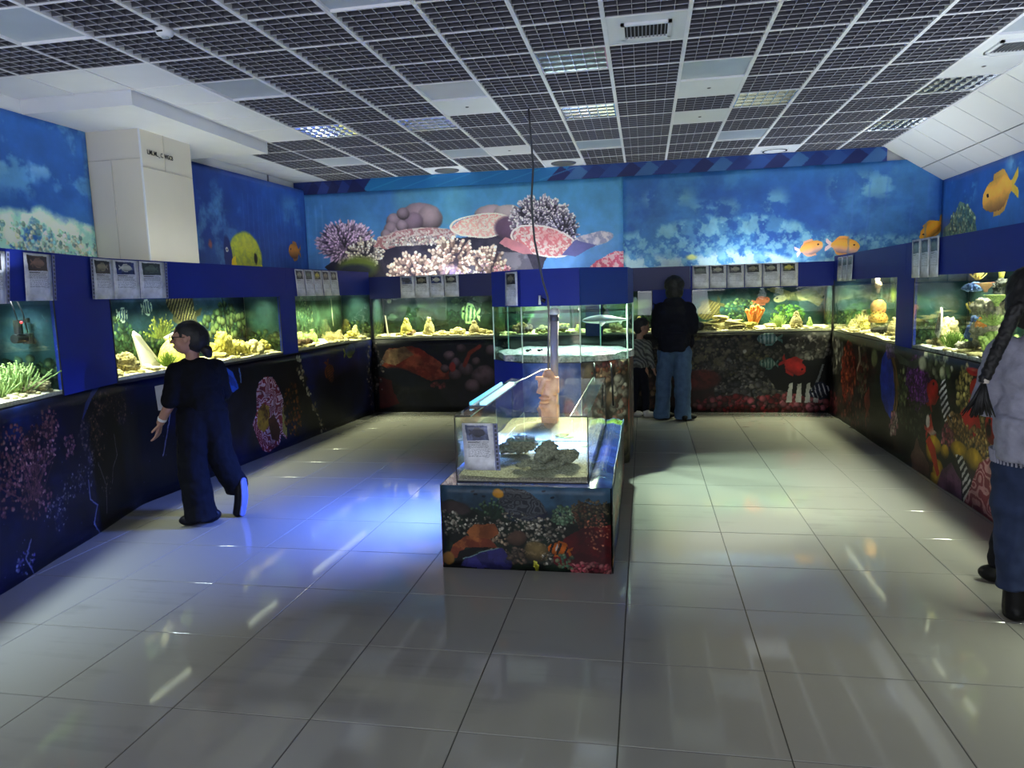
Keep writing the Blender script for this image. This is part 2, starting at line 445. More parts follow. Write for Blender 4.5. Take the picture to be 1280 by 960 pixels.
for i in range(-7, 5):
    for j in range(-8, 14):
        x, y = -.1049 + .6 * (i + .5), 2.4325 + .6 * (j + .5)
        if y > 9.95 or x > 2.7 or (x < -4.0 and y > 9) : continue
        o = bpy.data.objects.new('floor_tile', tm); COL.objects.link(o); o.parent = fl
        o.location = Vector((x, y, .0005 * ((i * 7 + j * 3) % 3 - 1))) - ORG[fl]
# walls
struct(MB().box(XL - .12, YF, 0, XL, YB, HC + .5).build('wall_left', m_wall))
struct(MB().box(XR, YF, 0, XR + .12, YB, HC + .5).build('wall_right', m_wall))
struct(MB().box(XL - .12, YB, 0, XR + .12, YB + .12, HC + .5).build('wall_back', m_wall))
struct(MB().box(XL - .12, YF - .12, 0, XR + .12, YF, HC + .5).build('wall_front', m_wall))
# pillar with soffit round its head
pil = struct(MB().box(XL, 6.09, 0, -4.56, 6.85, 3.243).build('wall_pillar', m_pillar))
mb = MB()
mb.box(-4.875, 6.083, 1.9, -4.869, 6.091, 2.98); mb.box(-4.56, 6.083, 2.975, XL + .004, 6.091, 2.981)
mb.box(-4.561, 6.09, 2.9, -4.554, 6.84, 2.906); mb.box(-4.561, 6.42, 2.906, -4.554, 6.426, 3.243)
mb.build('board_joint', mat('joint_beige', rgb(192, 186, 173), .8), pil)  # joints a little darker than the boards
mb = MB().box(-4.566, 6.083, 1.9, -4.553, 6.096, 3.243)
mb.build('corner_bead', m_white, pil)
def text_mesh(txt, size, ext=.001):
    cu = bpy.data.curves.new('t', 'FONT'); cu.body = txt; cu.size = size; cu.extrude = ext; cu.offset = size * .02
    o = bpy.data.objects.new('t', cu); COL.objects.link(o)
    dg = bpy.context.evaluated_depsgraph_get(); me = bpy.data.meshes.new_from_object(o.evaluated_get(dg))
    bpy.data.objects.remove(o); bpy.data.curves.remove(cu); return me
st = link('stencil_lettering', text_mesh('L.ML.ML._ C. WGCB', .072), mat('black_stencil_ink', rgb(20, 20, 20), .7), pil)
st.rotation_euler = (PI / 2, 0, PI / 2); st.location = Vector((-4.552, 6.17, 3.03)) - ORG[pil]; st.scale = (.6, .8, 1)
sof = struct(MB().box(XL, 5.39, 3.243, -4.07, 7.53, HC + .04).build('trim_1', m_white))
struct(MB().box(XL, YF, 3.245, XL + .03, YB, HC).build('trim_2', m_white))
MB().box(XL + .03, 9.4, 3.245, XL + .045, 9.42, HC).build('seam_strip', mat('seam_grey', rgb(120, 122, 130), .7), None)['kind'] = 'structure'

# ceiling
ce = struct(MB().box(XL - .12, YF - .12, HC + .3, XR + .12, YB + .12, HC + .42).build('ceiling', m_dark))
CX0, CXs, CY0, CYs = -2.418, .5416, 5.3873, .5315
def louvre(a=CXs - .02, b=CYs - .02, n=6, d=.045):
    mb = MB(); t = .003
    for k in range(n + 1):
        x = -a / 2 + a * k / n; mb.box(x - t / 2, -b / 2, .004, x + t / 2, b / 2, d, 0); mb.box(x - t * .62, -b / 2, 0, x + t * .62, b / 2, .004, 1)
        y = -b / 2 + b * k / n; mb.box(-a / 2, y - t / 2, .004, a / 2, y + t / 2, d, 0); mb.box(-a / 2, y - t * .62, .0003, a / 2, y + t * .62, .0043, 1)
    me = mb.mesh('ceiling_tile'); me.materials.append(m_blade); me.materials.append(m_bladec); return me
LV = louvre()
def slabtile(m, z=.0, nm='ceiling_tile'):
    me = MB().box(-CXs / 2 + .008, -CYs / 2 + .008, z, CXs / 2 - .008, CYs / 2 - .008, z + .02).mesh(nm); me.materials.append(m); return me
WT = slabtile(m_white); FT = slabtile(m_frost, .014)
WHITE = {(-3, -1), (-4, -1), (-5, -1), (-3, 0), (-3, 1), (-3, 2), (-3, 3), (-4, 0), (-4, 1), (-4, 2), (-5, 0), (-5, 5), (-5, 6), (-5, 7), (-5, 8), (1, 2), (5, 2), (5, 4), (1, 6), (9, 2), (-5, 1), (-5, 2), (-5, 3), (-4, 3)}
FROST = {(-3, -3), (-2, 0), (1, -3), (1, 1), (5, 1), (3, 6), (0, 6), (6, 6), (-3, 6), (9, 0)}
DISC = {(-1, 8): 'leftmost', (2, 8): 'middle', (7, 8): 'rightmost'}
SILV = {(3, 0): 'nearest, above the middle of the hall', (3, 3): 'second from the camera, above the middle of the hall', (0, 3): 'left of the hanging cable', (-2, 3): 'nearest the white soffit on the left',
        (6, 3): 'lit bluish, right of the middle', (9, 3): 'beside the sloped white panels, nearer', (9, 6): 'beside the sloped white panels, farther'}
VENT = {(4, -1): 'nearest', (9, 1): 'right'}
def cxy(i, k): return Vector((CX0 + CXs * (i + .5), CY0 + CYs * (k + .5), HC))
for i in range(-5, 10):
    for k in range(-9, 9):
        if (i, k) in SILV: continue
        if i <= -4 and 0 <= k <= 3: continue
        me = WT if (i, k) in WHITE or (i, k) in DISC or (i, k) in VENT else FT if (i, k) in FROST else LV
        o = bpy.data.objects.new('ceiling_tile', me); COL.objects.link(o); o.parent = ce; o.location = cxy(i, k) - ORG[ce]
# back rows over the visitor, plain slab
MB().box(XL, YF, HC, 3.0, CY0 - 9 * CYs, HC + .02).build('ceiling_slab', m_white, ce)
ybar = CY0 - 9 * CYs
for i in range(-5, 11):
    x = CX0 + CXs * i; w = .014 if i > -3 else .004
    if i < -3:
        MB().box(x - w, ybar, HC - .004, x + w, 5.385, HC + .03).build('grid_bar', m_tbar, ce); MB().box(x - w, 7.535, HC - .004, x + w, YB, HC + .03).build('grid_bar', m_tbar, ce)
    else: MB().box(x - w, ybar, HC - .006, x + w, YB, HC + .03).build('grid_bar', m_tbar, ce)
for k in range(-9, 10):
    y = CY0 + CYs * k
    x0 = -4.06 if 0 < k < 5 else XL
    MB().box(x0, y - .0075, HC - .003, 3.0, y + .0075, HC + .028).build('grid_bar', m_tbar, ce)
# sloped panels along the right wall
SX0, SX1, SZ1 = 3.0, XR, 2.885
su = Vector((SX1 - SX0, 0, SZ1 - HC)); sl_ = su.length; su.normalize(); sn = Vector((su.z, 0, -su.x))
pm = mat('sloped_panel_white', rgb(226, 227, 230), .55, var=.02, scale=2)
for k in range(-9, 9):
    y0, y1 = CY0 + CYs * k + .006, CY0 + CYs * (k + 1) - .006
    for a, b in ((.0, .543), (.556, sl_)):
        P = [Vector((SX0, y0, HC)) + su * a, Vector((SX0, y1, HC)) + su * a, Vector((SX0, y1, HC)) + su * b, Vector((SX0, y0, HC)) + su * b]
        MB().prism(P, -sn * .015).build('sloped_panel', pm, ce)
MB().prism([Vector((SX0, ybar, HC)) - sn * .016, Vector((SX0, YB, HC)) - sn * .016, Vector((SX1, YB, SZ1)) - sn * .016, Vector((SX1, ybar, SZ1)) - sn * .016], -sn * .01).build('sloped_backing', mat('slope_joint', rgb(84, 84, 86), .8), ce)
# ceiling fittings, each its own thing
def troffer(i, k, where, lit=False):
    c = cxy(i, k); t = thing('ceiling_light', 'square louvred aluminium ceiling light, ' + where, 'ceiling light', c, 'louvred ceiling lights')
    a, b = CXs / 2 - .012, CYs / 2 - .012
    mb = MB()
    for x0, y0, x1, y1 in ((-a, -b, a, -b + .012), (-a, b - .012, a, b), (-a, -b, -a + .012, b), (a - .012, -b, a, b)): mb.box(c.x + x0, c.y + y0, c.z, c.x + x1, c.y + y1, c.z + .07)
    mb.box(c.x - a, c.y - b, c.z + .07, c.x + a, c.y + b, c.z + .078)
    mb.build('housing', m_alu, t)
    for r in range(4):                                   # curved reflectors
        y = c.y - b + .012 + (2 * b - .024) * (r + .5) / 4; h = (2 * b - .024) / 8; P = []
        mb = MB()
        for q in range(7):
            u = -1 + q / 3; P.append((u * h * .92, .012 + .05 * (1 - u * u)))
        V = [(c.x + sx * (a - .014), y + yy, c.z + zz) for sx in (-1, 1) for yy, zz in P]
        mb.add(V, [(q, q + 1, q + 8, q + 7) for q in range(6)], 0, True); mb.build('reflector', m_alu, t)
    mb = MB()
    for r in range(1, 4):
        y = c.y - b + .012 + (2 * b - .024) * r / 4; mb.box(c.x - a + .012, y - .004, c.z, c.x + a - .012, y + .004, c.z + .035)
    for q in range(1, 6):
        x = c.x - a + 2 * a * q / 6; mb.box(x - .002, c.y - b + .012, c.z + .002, x + .002, c.y + b - .012, c.z + .03)
    mb.build('louvre', m_alu, t)
for (i, k), w in SILV.items(): troffer(i, k, w)
def disc(i, k, where):
    c = cxy(i, k); t = thing('ceiling_speaker', ('dark grey' if i < 5 else 'white ringed') + ' round grille in the ceiling by the far wall, %s of three' % where, 'ceiling speaker', c - Vector((0, 0, .02)), 'round ceiling grilles')
    MB().lathe((c.x, c.y, c.z - .018), [(.001, .0), (.15, 0), (.165, .006), (.17, .0175), (.001, .0175)], 28).build('ring', m_white if i > 5 else m_blade, t)
    MB().lathe((c.x, c.y, c.z - .022), [(.001, 0), (.13, 0), (.14, .004), (.001, .004)], 28).build('grille', m_white if i > 5 else mat('grille_grey', rgb(88, 90, 90), .6), t)
    if i > 5: MB().lathe((c.x, c.y, c.z - .0215), [(.14, 0), (.152, 0), (.152, .003), (.14, .003)], 28).build('shadow_gap', m_dark, t)
for (i, k), w in DISC.items(): disc(i, k, w)
def vent(i, k, where):
    c = cxy(i, k); t = thing('air_vent', 'white ceiling air vent with dark slats, ' + where, 'air vent', c - Vector((0, 0, .02)))
    ax, ay = .165, .145; mb = MB()
    for x0, y0, x1, y1 in ((-ax, -ay, ax, -ay + .025), (-ax, ay - .025, ax, ay), (-ax, -ay, -ax + .025, ay), (ax - .025, -ay, ax, ay)): mb.box(c.x + x0, c.y + y0, c.z - .018, c.x + x1, c.y + y1, c.z - .001)
    mb.build('frame', m_white, t)
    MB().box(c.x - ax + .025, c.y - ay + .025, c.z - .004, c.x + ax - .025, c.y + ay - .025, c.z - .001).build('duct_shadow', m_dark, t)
    for q in range(11):
        x = c.x - ax + .04 + q * (2 * ax - .08) / 10
        MB().box(x - .004, c.y - ay + .025, c.z - .015, x + .004, c.y + ay - .025, c.z - .0045).build('slat', mat('vent_slat', rgb(120, 120, 128), .5), t)
vent(4, -1, 'above the middle of the hall'); vent(9, 1, 'at the right beside the sloped panels')
for n, (i, k) in enumerate([(5, 4), (1, 6), (9, 2), (1, 2), (5, 2)]):
    c = cxy(i, k); MB().lathe((c.x, c.y, c.z - .006), [(.001, 0), (.012, .001), (.018, .005), (.001, .005)], 12).build('sprinkler_cap', m_blade, ce)
t = thing('smoke_detector', 'round white smoke detector on the dark louvred ceiling at the upper left', 'smoke detector', (-2.971, 4.299, HC - .06))
MB().lathe((-2.971, 4.299, HC - .052), [(.001, .0), (.03, 0), (.048, .012), (.055, .026), (.056, .045), (.001, .045)], 24).build('housing', m_white, t)
MB().lathe((-2.971, 4.299, HC - .06), [(.001, .0), (.02, 0), (.024, .008), (.001, .008)], 18).build('sensor_cap', m_frost, t)
MB().box(-2.99, 4.243, HC - .036, -2.952, 4.25, HC - .028).build('sensor_slot', m_dark, t)

# ------------------------------------------------------------------ printed reef banners
def reef(cv, f, cols, fr=2.2, k=0, lo=.5, op=1):
    """foamy pale corals under a skyline f(u)"""
    for n, c in enumerate(cols):
        cv.cloud(c, fr * (1 + .55 * n), lo, lo + .16, (k + n) % 4, v_hi=f, op=op)
    return cv
# left wall, near part: v measured from z = 1.9
W1 = Cv(5.1, 1.36, 110, (38, 92, 178))
W1.grad([(0, (52, 120, 190)), (.5, (34, 88, 176)), (1, (40, 98, 186))])
W1.cloud((70, 140, 215), 1.0, .45, .9, 1, op=.6)
W1.cloud((120, 180, 228), 2.6, .62, .8, 2, box=(2.5, .75, 5.1, 1.36), ridge=False, op=.75)
W1.cloud((105, 175, 225), 4.2, .6, .75, 3, box=(3.2, .6, 5.1, 1.3), op=.6)
reef(W1, lambda u: .60 - .12 * np.abs(np.sin(u * 2.1)), [(110, 180, 190), (160, 220, 212), (220, 244, 232)], 3.2, 1, .38)
W1.dots(4.2, .24, .9, .2, 500, .008, .028, [(190, 225, 215), (165, 215, 200), (222, 238, 215), (130, 190, 200)], .5)
W1.ell(3.3, .95, .06, .04, 0, (150, 205, 190), .8)
fabric('banner', [(XL + .035, 1.0), (XL + .035, 6.08)], 1.9, 3.245, W1.material('reef_banner_left_near', .5, grain=.08, gain=(1.5, 1.35, 1.2)), None, .004)
# left wall beyond the pillar
W2 = Cv(3.34, 1.34, 120, (30, 72, 160)).grad([(0, (46, 92, 170)), (.5, (34, 74, 160)), (1, (36, 78, 166))])
W2.cloud((24, 56, 140), .9, .4, .8, 2, op=.7)
W2.cloud((100, 160, 205), 2.4, .58, .8, 1, box=(0, .05, 1.5, 1.1), op=.55); W2.cloud((90, 150, 210), 4, .6, .8, 0, box=(.1, .3, 1.7, 1.25), op=.5)
W2.cloud((90, 150, 205), 3, .55, .8, 3, box=(2.6, .7, 3.34, 1.25), op=.5)
for q in np.arange(1.7, 3.3, .11): W2.line([(q, .05), (q + .02, 1.1)], .012, (70, 120, 196), .16)
O2 = .84
W2.ell(.86 + O2, .27, .38, .36, 0, (185, 198, 60), .1, tex=((158, 176, 76), 9, .4, .7)); W2.ell(.9 + O2, .46, .28, .14, 0, (205, 208, 80), .6, .5)
W2.ell(.49 + O2, .27, .1, .3, .1, (28, 50, 120), .2); W2.ell(.47 + O2, .36, .035, .035, 0, (235, 240, 240), .3); W2.ell(.47 + O2, .36, .015, .015, 0, (10, 10, 20), .3)
W2.poly([(.5 + O2, .0), (.56 + O2, .26), (.64 + O2, .3), (.66 + O2, .0)], (235, 205, 40)); W2.poly([(1.12 + O2, .0), (1.2 + O2, .22), (1.3 + O2, .14), (1.36 + O2, -.02)], (222, 212, 50)); W2.ell(1.08 + O2, .28, .045, .08, 0, (20, 25, 25), .3)
W2.fish(2.94, .43, .34, .22, PI, (190, 130, 50), (150, 100, 50), fin=(160, 110, 60)); W2.ell(.98, .42, .05, .07, 0, (160, 90, 90), .7)
fabric('banner', [(-5.11, 6.86), (-4.96, YB - .02)], 1.9, 3.24, W2.material('reef_banner_left_far', .5, grain=.08, gain=(1.4, 1.32, 1.25)), None, .006)
# far wall, coral scene (u from x = XL, v from z = 1.75)
B0 = 1.75
W3 = Cv(4.87, 1.43, 220, (70, 130, 200)).grad([(0, (86, 128, 206)), (.45, (80, 146, 214)), (1, (74, 148, 205))])
W3.cloud((52, 100, 180), .4, .35, .7, 1, box=(0, 0, 2.2, 1.43), edge=.6, op=.6); W3.cloud((120, 185, 190), .7, .5, .9, 2, box=(1.5, .8, 4, 1.43), op=.5)
for q in (.1, .2, .32, .42): W3.line([(q, .1), (q + .02, 1.25)], .02, (96, 150, 215), .25)
W3.cloud((110, 160, 225), 1.4, .5, .8, 0, box=(3.8, 0, 4.87, .7), op=.6)
dk = (42, 40, 62)
W3.poly([(.55, 0), (.7, .3), (1.05, .55), (1.3, .62), (2.2, .7), (3.3, .72), (3.95, .6), (3.75, .3), (3.6, 0)], dk, rough=.05, tex=((62, 58, 80), 2, .4, .7))
W3.poly([(2.5, .0), (2.5, .45), (2.9, .5), (3.5, .45), (3.6, .2), (3.5, 0)], (120, 118, 138), tex=((90, 88, 110), 3, .4, .6))
W3.poly([(.45, .35), (.6, .2), (1.0, .1), (1.3, .3), (1.2, .6), (.8, .6)], dk, rough=.04)
W3.stag(.78, .72, .42, .27, 330, .085, .02, (120, 100, 140), (186, 166, 200)); W3.stag(1.08, .53, .26, .2, 120, .06, .024, (160, 152, 156), (228, 222, 214))
W3.ell(.95, .33, .38, .2, 0, (110, 130, 60), .4); W3.ell(.9, .28, .35, .13, 0, (50, 60, 80), .4)
W3.ell(1.95, 1.03, .32, .2, 0, (158, 138, 158), .1, shade=.9); W3.ell(2.1, 1.0, .2, .2, 0, (165, 146, 162), .15, shade=.9); W3.ell(1.85, .95, .16, .16, 0, (140, 120, 145), .15, shade=.9)
for p in ((1.55, .98, .13), (1.5, .87, .12), (1.6, .8, .1), (1.68, .9, .1), (1.42, .8, .09), (1.7, 1.08, .1)): W3.ell(*p[:2], p[2], p[2] * .95, 0, (150, 132, 152), .15, shade=1)
W3.ell(1.9, .74, .62, .13, .03, (205, 196, 196), .1, tex=((170, 130, 140), 6, .45, .6)); W3.poly([(1.2, .62), (1.3, .78), (1.9, .86), (2.45, .8), (2.4, .68), (1.8, .66), (1.4, .58)], (196, 186, 190), tex=((160, 110, 120), 8, .45, .55), rough=.04)
W3.dots(1.95, .68, .6, .06, 200, .01, .02, [(225, 220, 215), (160, 150, 160)], .6)
W3.ell(3.0, 1.02, .25, .13, 0, (178, 160, 175), .1, shade=.8); W3.ell(3.25, 1.0, .22, .14, 0, (190, 176, 186), .1, shade=.8)
W3.ell(2.9, .86, .5, .16, .05, (226, 210, 204), .06, tex=((212, 150, 150), 16, .46, .54)); W3.ell(2.9, .83, .52, .14, .05, (235, 225, 218), .2, .35)
W3.dots(2.9, .86, .02, .02, 1, .01, .02, [(220, 210, 205)], .2)
for q in range(110): a = q * 2 * PI / 110; W3.ell(2.9 + .5 * math.cos(a), .86 + .16 * math.sin(a), .022, .014, 0, (238, 230, 224), .4)
W3.ell(3.3, .8, .28, .2, 0, (110, 84, 118), .2, shade=.6)
W3.stag(3.72, .92, .44, .3, 420, .05, .02, (140, 132, 160), (214, 208, 222), back=.9); W3.stag(4.02, .74, .24, .24, 140, .045, .018, (130, 122, 160), (204, 200, 220), back=.9)
W3.ell(3.75, .6, .45, .2, -.25, (224, 205, 208), .06, tex=((206, 124, 136), 12, .45, .53))
for q in range(110): a = q * 2 * PI / 110; W3.ell(3.75 + .46 * math.cos(a) * math.cos(-.25) - .2 * math.sin(a) * math.sin(-.25), .6 + .46 * math.cos(a) * math.sin(-.25) + .2 * math.sin(a) * math.cos(-.25), .02, .016, 0, (236, 224, 228), .4)
W3.ell(3.85, .66, .22, .12, -.1, (206, 110, 124), .5, .45); W3.poly([(3.1, .6), (3.2, .68), (3.5, .55), (3.6, .42), (3.45, .42)], (196, 130, 148), rough=.03)
W3.ell(4.45, .6, .3, .1, .12, (205, 200, 220), .08, tex=((150, 150, 190), 8, .4, .6)); W3.poly([(4.0, .4), (4.2, .6), (4.5, .52), (4.2, .36)], (100, 100, 165))
for (u, v, a, b, n) in ((2.4, .42, .34, .26, 110), (2.95, .3, .22, .26, 80), (1.85, .22, .42, .27, 150)): W3.stag(u, v, a, b, n, .075, .034, (176, 146, 142), (232, 216, 204), (60, 50, 66))
W3.cloud((150, 130, 200), 5, .5, .6, 1, box=(2.2, .05, 3.0, .35)); W3.dots(2.6, .12, .4, .1, 120, .01, .02, [(235, 235, 235), (170, 150, 210)], .3); W3.dots(3.15, .15, .15, .15, 70, .015, .03, [(215, 140, 165), (230, 190, 200)], .9)
W3.poly([(3.9, 0), (4.3, .12), (4.5, .3), (4.75, .42), (4.87, .42), (4.87, 0)], (235, 190, 205), rough=.04, tex=((205, 95, 130), 10, .45, .55)); W3.cloud((225, 230, 240), 4, .45, .55, 2, box=(3.5, .0, 4.3, .16), op=.8)
fabric('banner', [(XL + .02, YB - .03), (-.284, YB - .03)], 1.75, 3.18, W3.material('reef_banner_coral_garden', .5, grain=.08, gain=(1.42, 1.34, 1.22)), None, .004)
# far wall right part
W4 = Cv(4.03, 1.43, 160, (30, 92, 178)).grad([(0, (56, 128, 200)), (.35, (34, 92, 178)), (.8, (38, 100, 184)), (1, (50, 126, 200))])
W4.cloud((30, 84, 172), .5, .45, .8, 1, op=.5); W4.cloud((70, 150, 205), 1.6, .55, .8, 2, op=.45)
reef(W4, lambda u: .78 - .1 * np.cos(u * 2) - .12 * np.clip(u - 2, 0, 2), [(50, 120, 190), (84, 160, 210), (130, 205, 225)], 4.2, 0, .48, .65)
reef(W4, lambda u: .42 - .05 * np.sin(u * 3) - .05 * u, [(70, 145, 205), (120, 195, 225), (180, 228, 236)], 4.6, 2, .46, .8)
for b in ((.2, .95, 1.0, 1.25), (.8, .8, 1.6, 1.1), (1.6, .7, 2.2, 1.2), (2.6, .9, 3.5, 1.35)): W4.cloud((110, 185, 215), 4, .5, .68, 1, box=b, op=.7)
W4.ell(.9, .3, .09, .05, 0, (190, 225, 150), .5)
W4.fish(2.42, .36, .34, .17, .25, (225, 180, 90), (225, 205, 210), fin=(220, 180, 150), tail=(225, 215, 225)); W4.fish(2.84, .37, .42, .2, -.1, (228, 185, 75), (220, 200, 215), fin=(222, 175, 100), tail=(230, 220, 230))
W4.fish(3.9, .55, .36, .16, 3.9, (225, 175, 40), (200, 150, 40), fin=(190, 150, 50))
for q in (2.9, 3.1, 3.3, 3.62, 3.8): W4.line([(q, .2), (q + .06, 1.2)], .02, (60, 120, 205), .22)
fabric('banner', [(-.284, YB - .03), (XR - .01, YB - .03)], 1.75, 3.18, W4.material('reef_banner_blue_water', .5, grain=.08, gain=(1.5, 1.12, 1.05)), None, .007, seed=4)
W5 = Cv(8.2, .19, 100, (20, 48, 120))
for a, b, c in ((0, 1.0, (22, 40, 110)), (1.0, 3.9, (28, 120, 190)), (3.9, 8.2, (30, 70, 150))): W5.poly([(a, -.1), (b, -.1), (b + .3, .3), (a + .3, .3)], c)
for q in range(20): u = 3.8 + q * .24; W5.poly([(u, 0), (u + .2, .2), (u + .45, 0)], [(24, 40, 105), (60, 110, 175), (30, 56, 130), (36, 80, 160)][q % 4])
for q in range(5): u = .2 + q * .16; W5.poly([(u, 0), (u + .1, .2), (u + .3, 0)], [(18, 30, 90), (34, 60, 140)][q % 2])
for q in range(6): W5.line([(1.2 + q * .5, .02), (1.7 + q * .5, .17)], .01, (60, 160, 215), .4)
fabric('header_strip', [(XL + .04, YB - .045), (XL + 8.2, YB - .045)], 3.175, HC - .005, W5.material('faceted_header_strip', .5, grain=.1, warp=0), None, .001)
# right wall
W6 = Cv(7, 1.3, 120, (34, 84, 168)).grad([(0, (44, 104, 185)), (1, (38, 92, 176))])
W6.cloud((26, 66, 148), .8, .4, .8, 2, op=.6); W6.cloud((120, 185, 215), 3, .6, .75, 1, box=(.1, .6, 1.0, 1.1), op=.6); W6.cloud((130, 195, 220), 4, .6, .75, 3, box=(1.2, .1, 2.6, .5), op=.6); W6.cloud((140, 195, 225), 3, .58, .75, 0, box=(1.6, .8, 4, 1.3), op=.6)
W6.poly([(.05, .2), (.1, .42), (.35, .5), (.55, .7), (.75, .66), (.95, .5), (1.0, .25), (.6, .1)], (110, 140, 120), rough=.08, tex=((60, 100, 110), 5, .45, .55)); W6.dots(.6, .45, .35, .22, 140, .015, .03, [(170, 185, 150), (120, 150, 120), (80, 120, 110)], .9)
W6.fish(1.52, .69, .78, .36, PI + .12, (226, 170, 60), (196, 140, 66), fin=(196, 150, 60), tail=(215, 180, 50))
fabric('banner', [(XR - .02, YB - .04), (XR - .02, 3.2)], 1.85, 2.9, W6.material('reef_banner_right', .5, grain=.08, gain=(1.35, 1.3, 1.2)), None, .005, v1=.8)
for o in list(COL.objects):
    if o.name.split('.')[0] in ('banner', 'header_strip') : o.name = o.name
BN = [o for o in COL.objects if o.name.split('.')[0] == 'banner']
for o, l in zip(BN, ['printed banner of pale reef under blue water, left of the cream pillar', 'printed banner with a yellow angelfish, right of the cream pillar', 'printed coral garden banner on the left of the far wall',
                     'printed blue water banner with two gold fish, right of the far wall', 'printed banner with a large orange fish on the right wall']): tag(o, l, 'banner')
for p in bpy.data.objects['header_strip'].data.polygons: p.use_smooth = False
tag(bpy.data.objects['header_strip'], 'narrow faceted blue strip along the top of the far wall', 'banner')
# ------------------------------------------------------------------ tank rows: cabinets, printed skirts, fascias
LP = [(-3.3, 1.6), (-3.68, 3.35), (-4.1, 5.1), (-3.83, 9.68)]     # foot line of the left row
LT = [(-3.3, 1.6), (-3.68, 3.35), (-4.03, 4.88), (-3.83, 9.68)]
def xl(y):
    for a, b in zip(LT[:-1], LT[1:]):
        if y <= b[1]: return a[0] + (b[0] - a[0]) * (y - a[1]) / (b[1] - a[1])
    return LT[-1][0]
m_blue = mat('blue_board', rgb(22, 42, 138), .5, var=.06, scale=2, spec=.22)
m_navy = mat('navy_board', rgb(17, 30, 100), .4, var=.06, scale=2, spec=.4)
m_cab = mat('cabinet_black', rgb(22, 22, 26), .8)
ZL = 1.05
# cabinets (box carcasses behind the skirts)
def cabinet(label, A, B, n, parts=4, deep=.5):
    t = thing('tank_cabinet', label, 'cabinet', (A[0], A[1], 0), 'cabinets carrying the aquariums')
    mb = MB(); mb.slab(A, B, n, .14, deep, 0.02, ZL - .02); mb.build('carcass', m_cab, t)
    MB().slab(A, B, n, .005, deep, ZL - .02, ZL).build('top_board', m_cab, t)
    return t
def nrm(A, B):
    d = Vector((B[0] - A[0], B[1] - A[1])); d.normalize(); return (-d.y, d.x)     # away from the visitor
cabL1 = cabinet('black cabinet under the nearest left aquarium', LT[0], (-4.0, 4.7), nrm(LT[0], (-4.0, 4.7)))
cabL2 = cabinet('black cabinet under the two farther left aquariums', (-4.02, 4.85), LT[3], nrm(LT[2], LT[3]))
cabB = cabinet('black cabinet along the far wall', (-3.83, 9.68), (2.34, 9.68), (0, 1))
cabR = cabinet('black cabinet along the right row', (2.34, 9.68), (2.34, 1.6), (1, 0))

# left skirt print
D1 = Cv(8.15, 1.06, 200, (8, 11, 30))
D1.cloud((14, 22, 62), .7, .45, .75, 1); D1.cloud((34, 62, 140), .8, .5, .8, 2, box=(1.2, .82, 2.75, 1.06), edge=.1); D1.cloud((6, 8, 14), .8, .4, .7, 3, box=(3.2, 0, 5.0, .95))
cw = [(150, 92, 92), (118, 70, 74), (176, 124, 116), (96, 52, 60)]
for (u, v, a, b, n) in ((2.0, .8, .2, .16, 140), (2.28, .76, .17, .16, 150), (2.12, .58, .2, .12, 130), (2.42, .9, .1, .12, 70), (1.9, .62, .14, .2, 90), (2.2, .42, .16, .1, 60), (2.6, .7, .08, .09, 40)):
    D1.cloud((92, 40, 48), 3, .35, .6, 1, box=(u - a, v - b, u + a, v + b), edge=.08, op=.55); D1.dots(u, v, a, b, n, .006, .017, cw, .7)
D1.branch(2.15, .45, .4, 26, (120, 70, 72), (190, 140, 130), .9, .005)
for (u, v, a, b, n) in ((3.1, .92, .16, .09, 90), (2.88, .74, .14, .14, 90), (3.35, .84, .1, .14, 60), (3.0, .62, .06, .12, 30)): D1.dots(u, v, a, b, n, .006, .015, [(120, 94, 84), (86, 68, 66), (70, 60, 70)], .7)
for (u, v, a, b, n) in ((2.87, .54, .05, .07, 40), (2.39, .3, .12, .12, 70), (2.6, .4, .14, .1, 50), (2.75, .45, .1, .16, 36), (3.0, .3, .1, .08, 20)): D1.dots(u, v, a, b, n, .004, .013, [(120, 112, 112), (84, 76, 84), (60, 54, 70)], .5)
D1.cloud((110, 22, 30), 1.4, .3, .6, 0, box=(1.6, -.1, 2.15, .26), edge=.06); D1.dots(2.02, .1, .1, .08, 40, .006, .014, [(120, 120, 140), (80, 70, 120)], .5)
for pts in ([(3.22, .66), (3.24, .5), (3.16, .42), (3.12, .3)], [(2.95, .5), (3.02, .3), (2.97, .1)], [(2.79, .4), (2.78, .26), (2.86, .2), (2.78, .08), (2.84, .0)], [(2.09, .22), (2.02, .12), (2.08, .0)], [(3.98, .72), (3.84, .35)]):
    D1.line(pts, .008, (130, 128, 150), .7)
for i in range(60): D1.ell(1.8 + 2.6 * rng.random(), rng.random(), .006, .006, 0, (90, 90, 130), .5)
D1.poly([(3.0, 1.06), (2.86, .96), (2.8, .86), (2.96, .98), (3.1, 1.06)], (60, 90, 190), op=.7)
D1.cloud((34, 32, 34), 1.2, .3, .7, 0, box=(4.7, 0, 5.4, 1.0), op=.8); D1.cloud((40, 36, 30), 1.4, .35, .7, 2, box=(5.0, .02, 6.5, .9), op=.9)
D1.poly([(4.7, .98), (4.78, 1.03), (4.9, .96), (4.98, .78), (4.88, .74), (4.78, .86)], (50, 100, 220)); D1.poly([(4.8, .96), (4.9, .9), (4.95, .78), (4.86, .82)], (40, 70, 160)); D1.line([(5.0, .98), (5.02, .84)], .012, (120, 160, 225))
F1 = [(5.26, .68), (5.32, .8), (5.44, .86), (5.58, .83), (5.68, .72), (5.76, .56), (5.8, .3), (5.76, .08), (5.68, .16), (5.6, .06), (5.4, .02), (5.28, .08), (5.19, .25), (5.15, .38), (5.24, .5)]
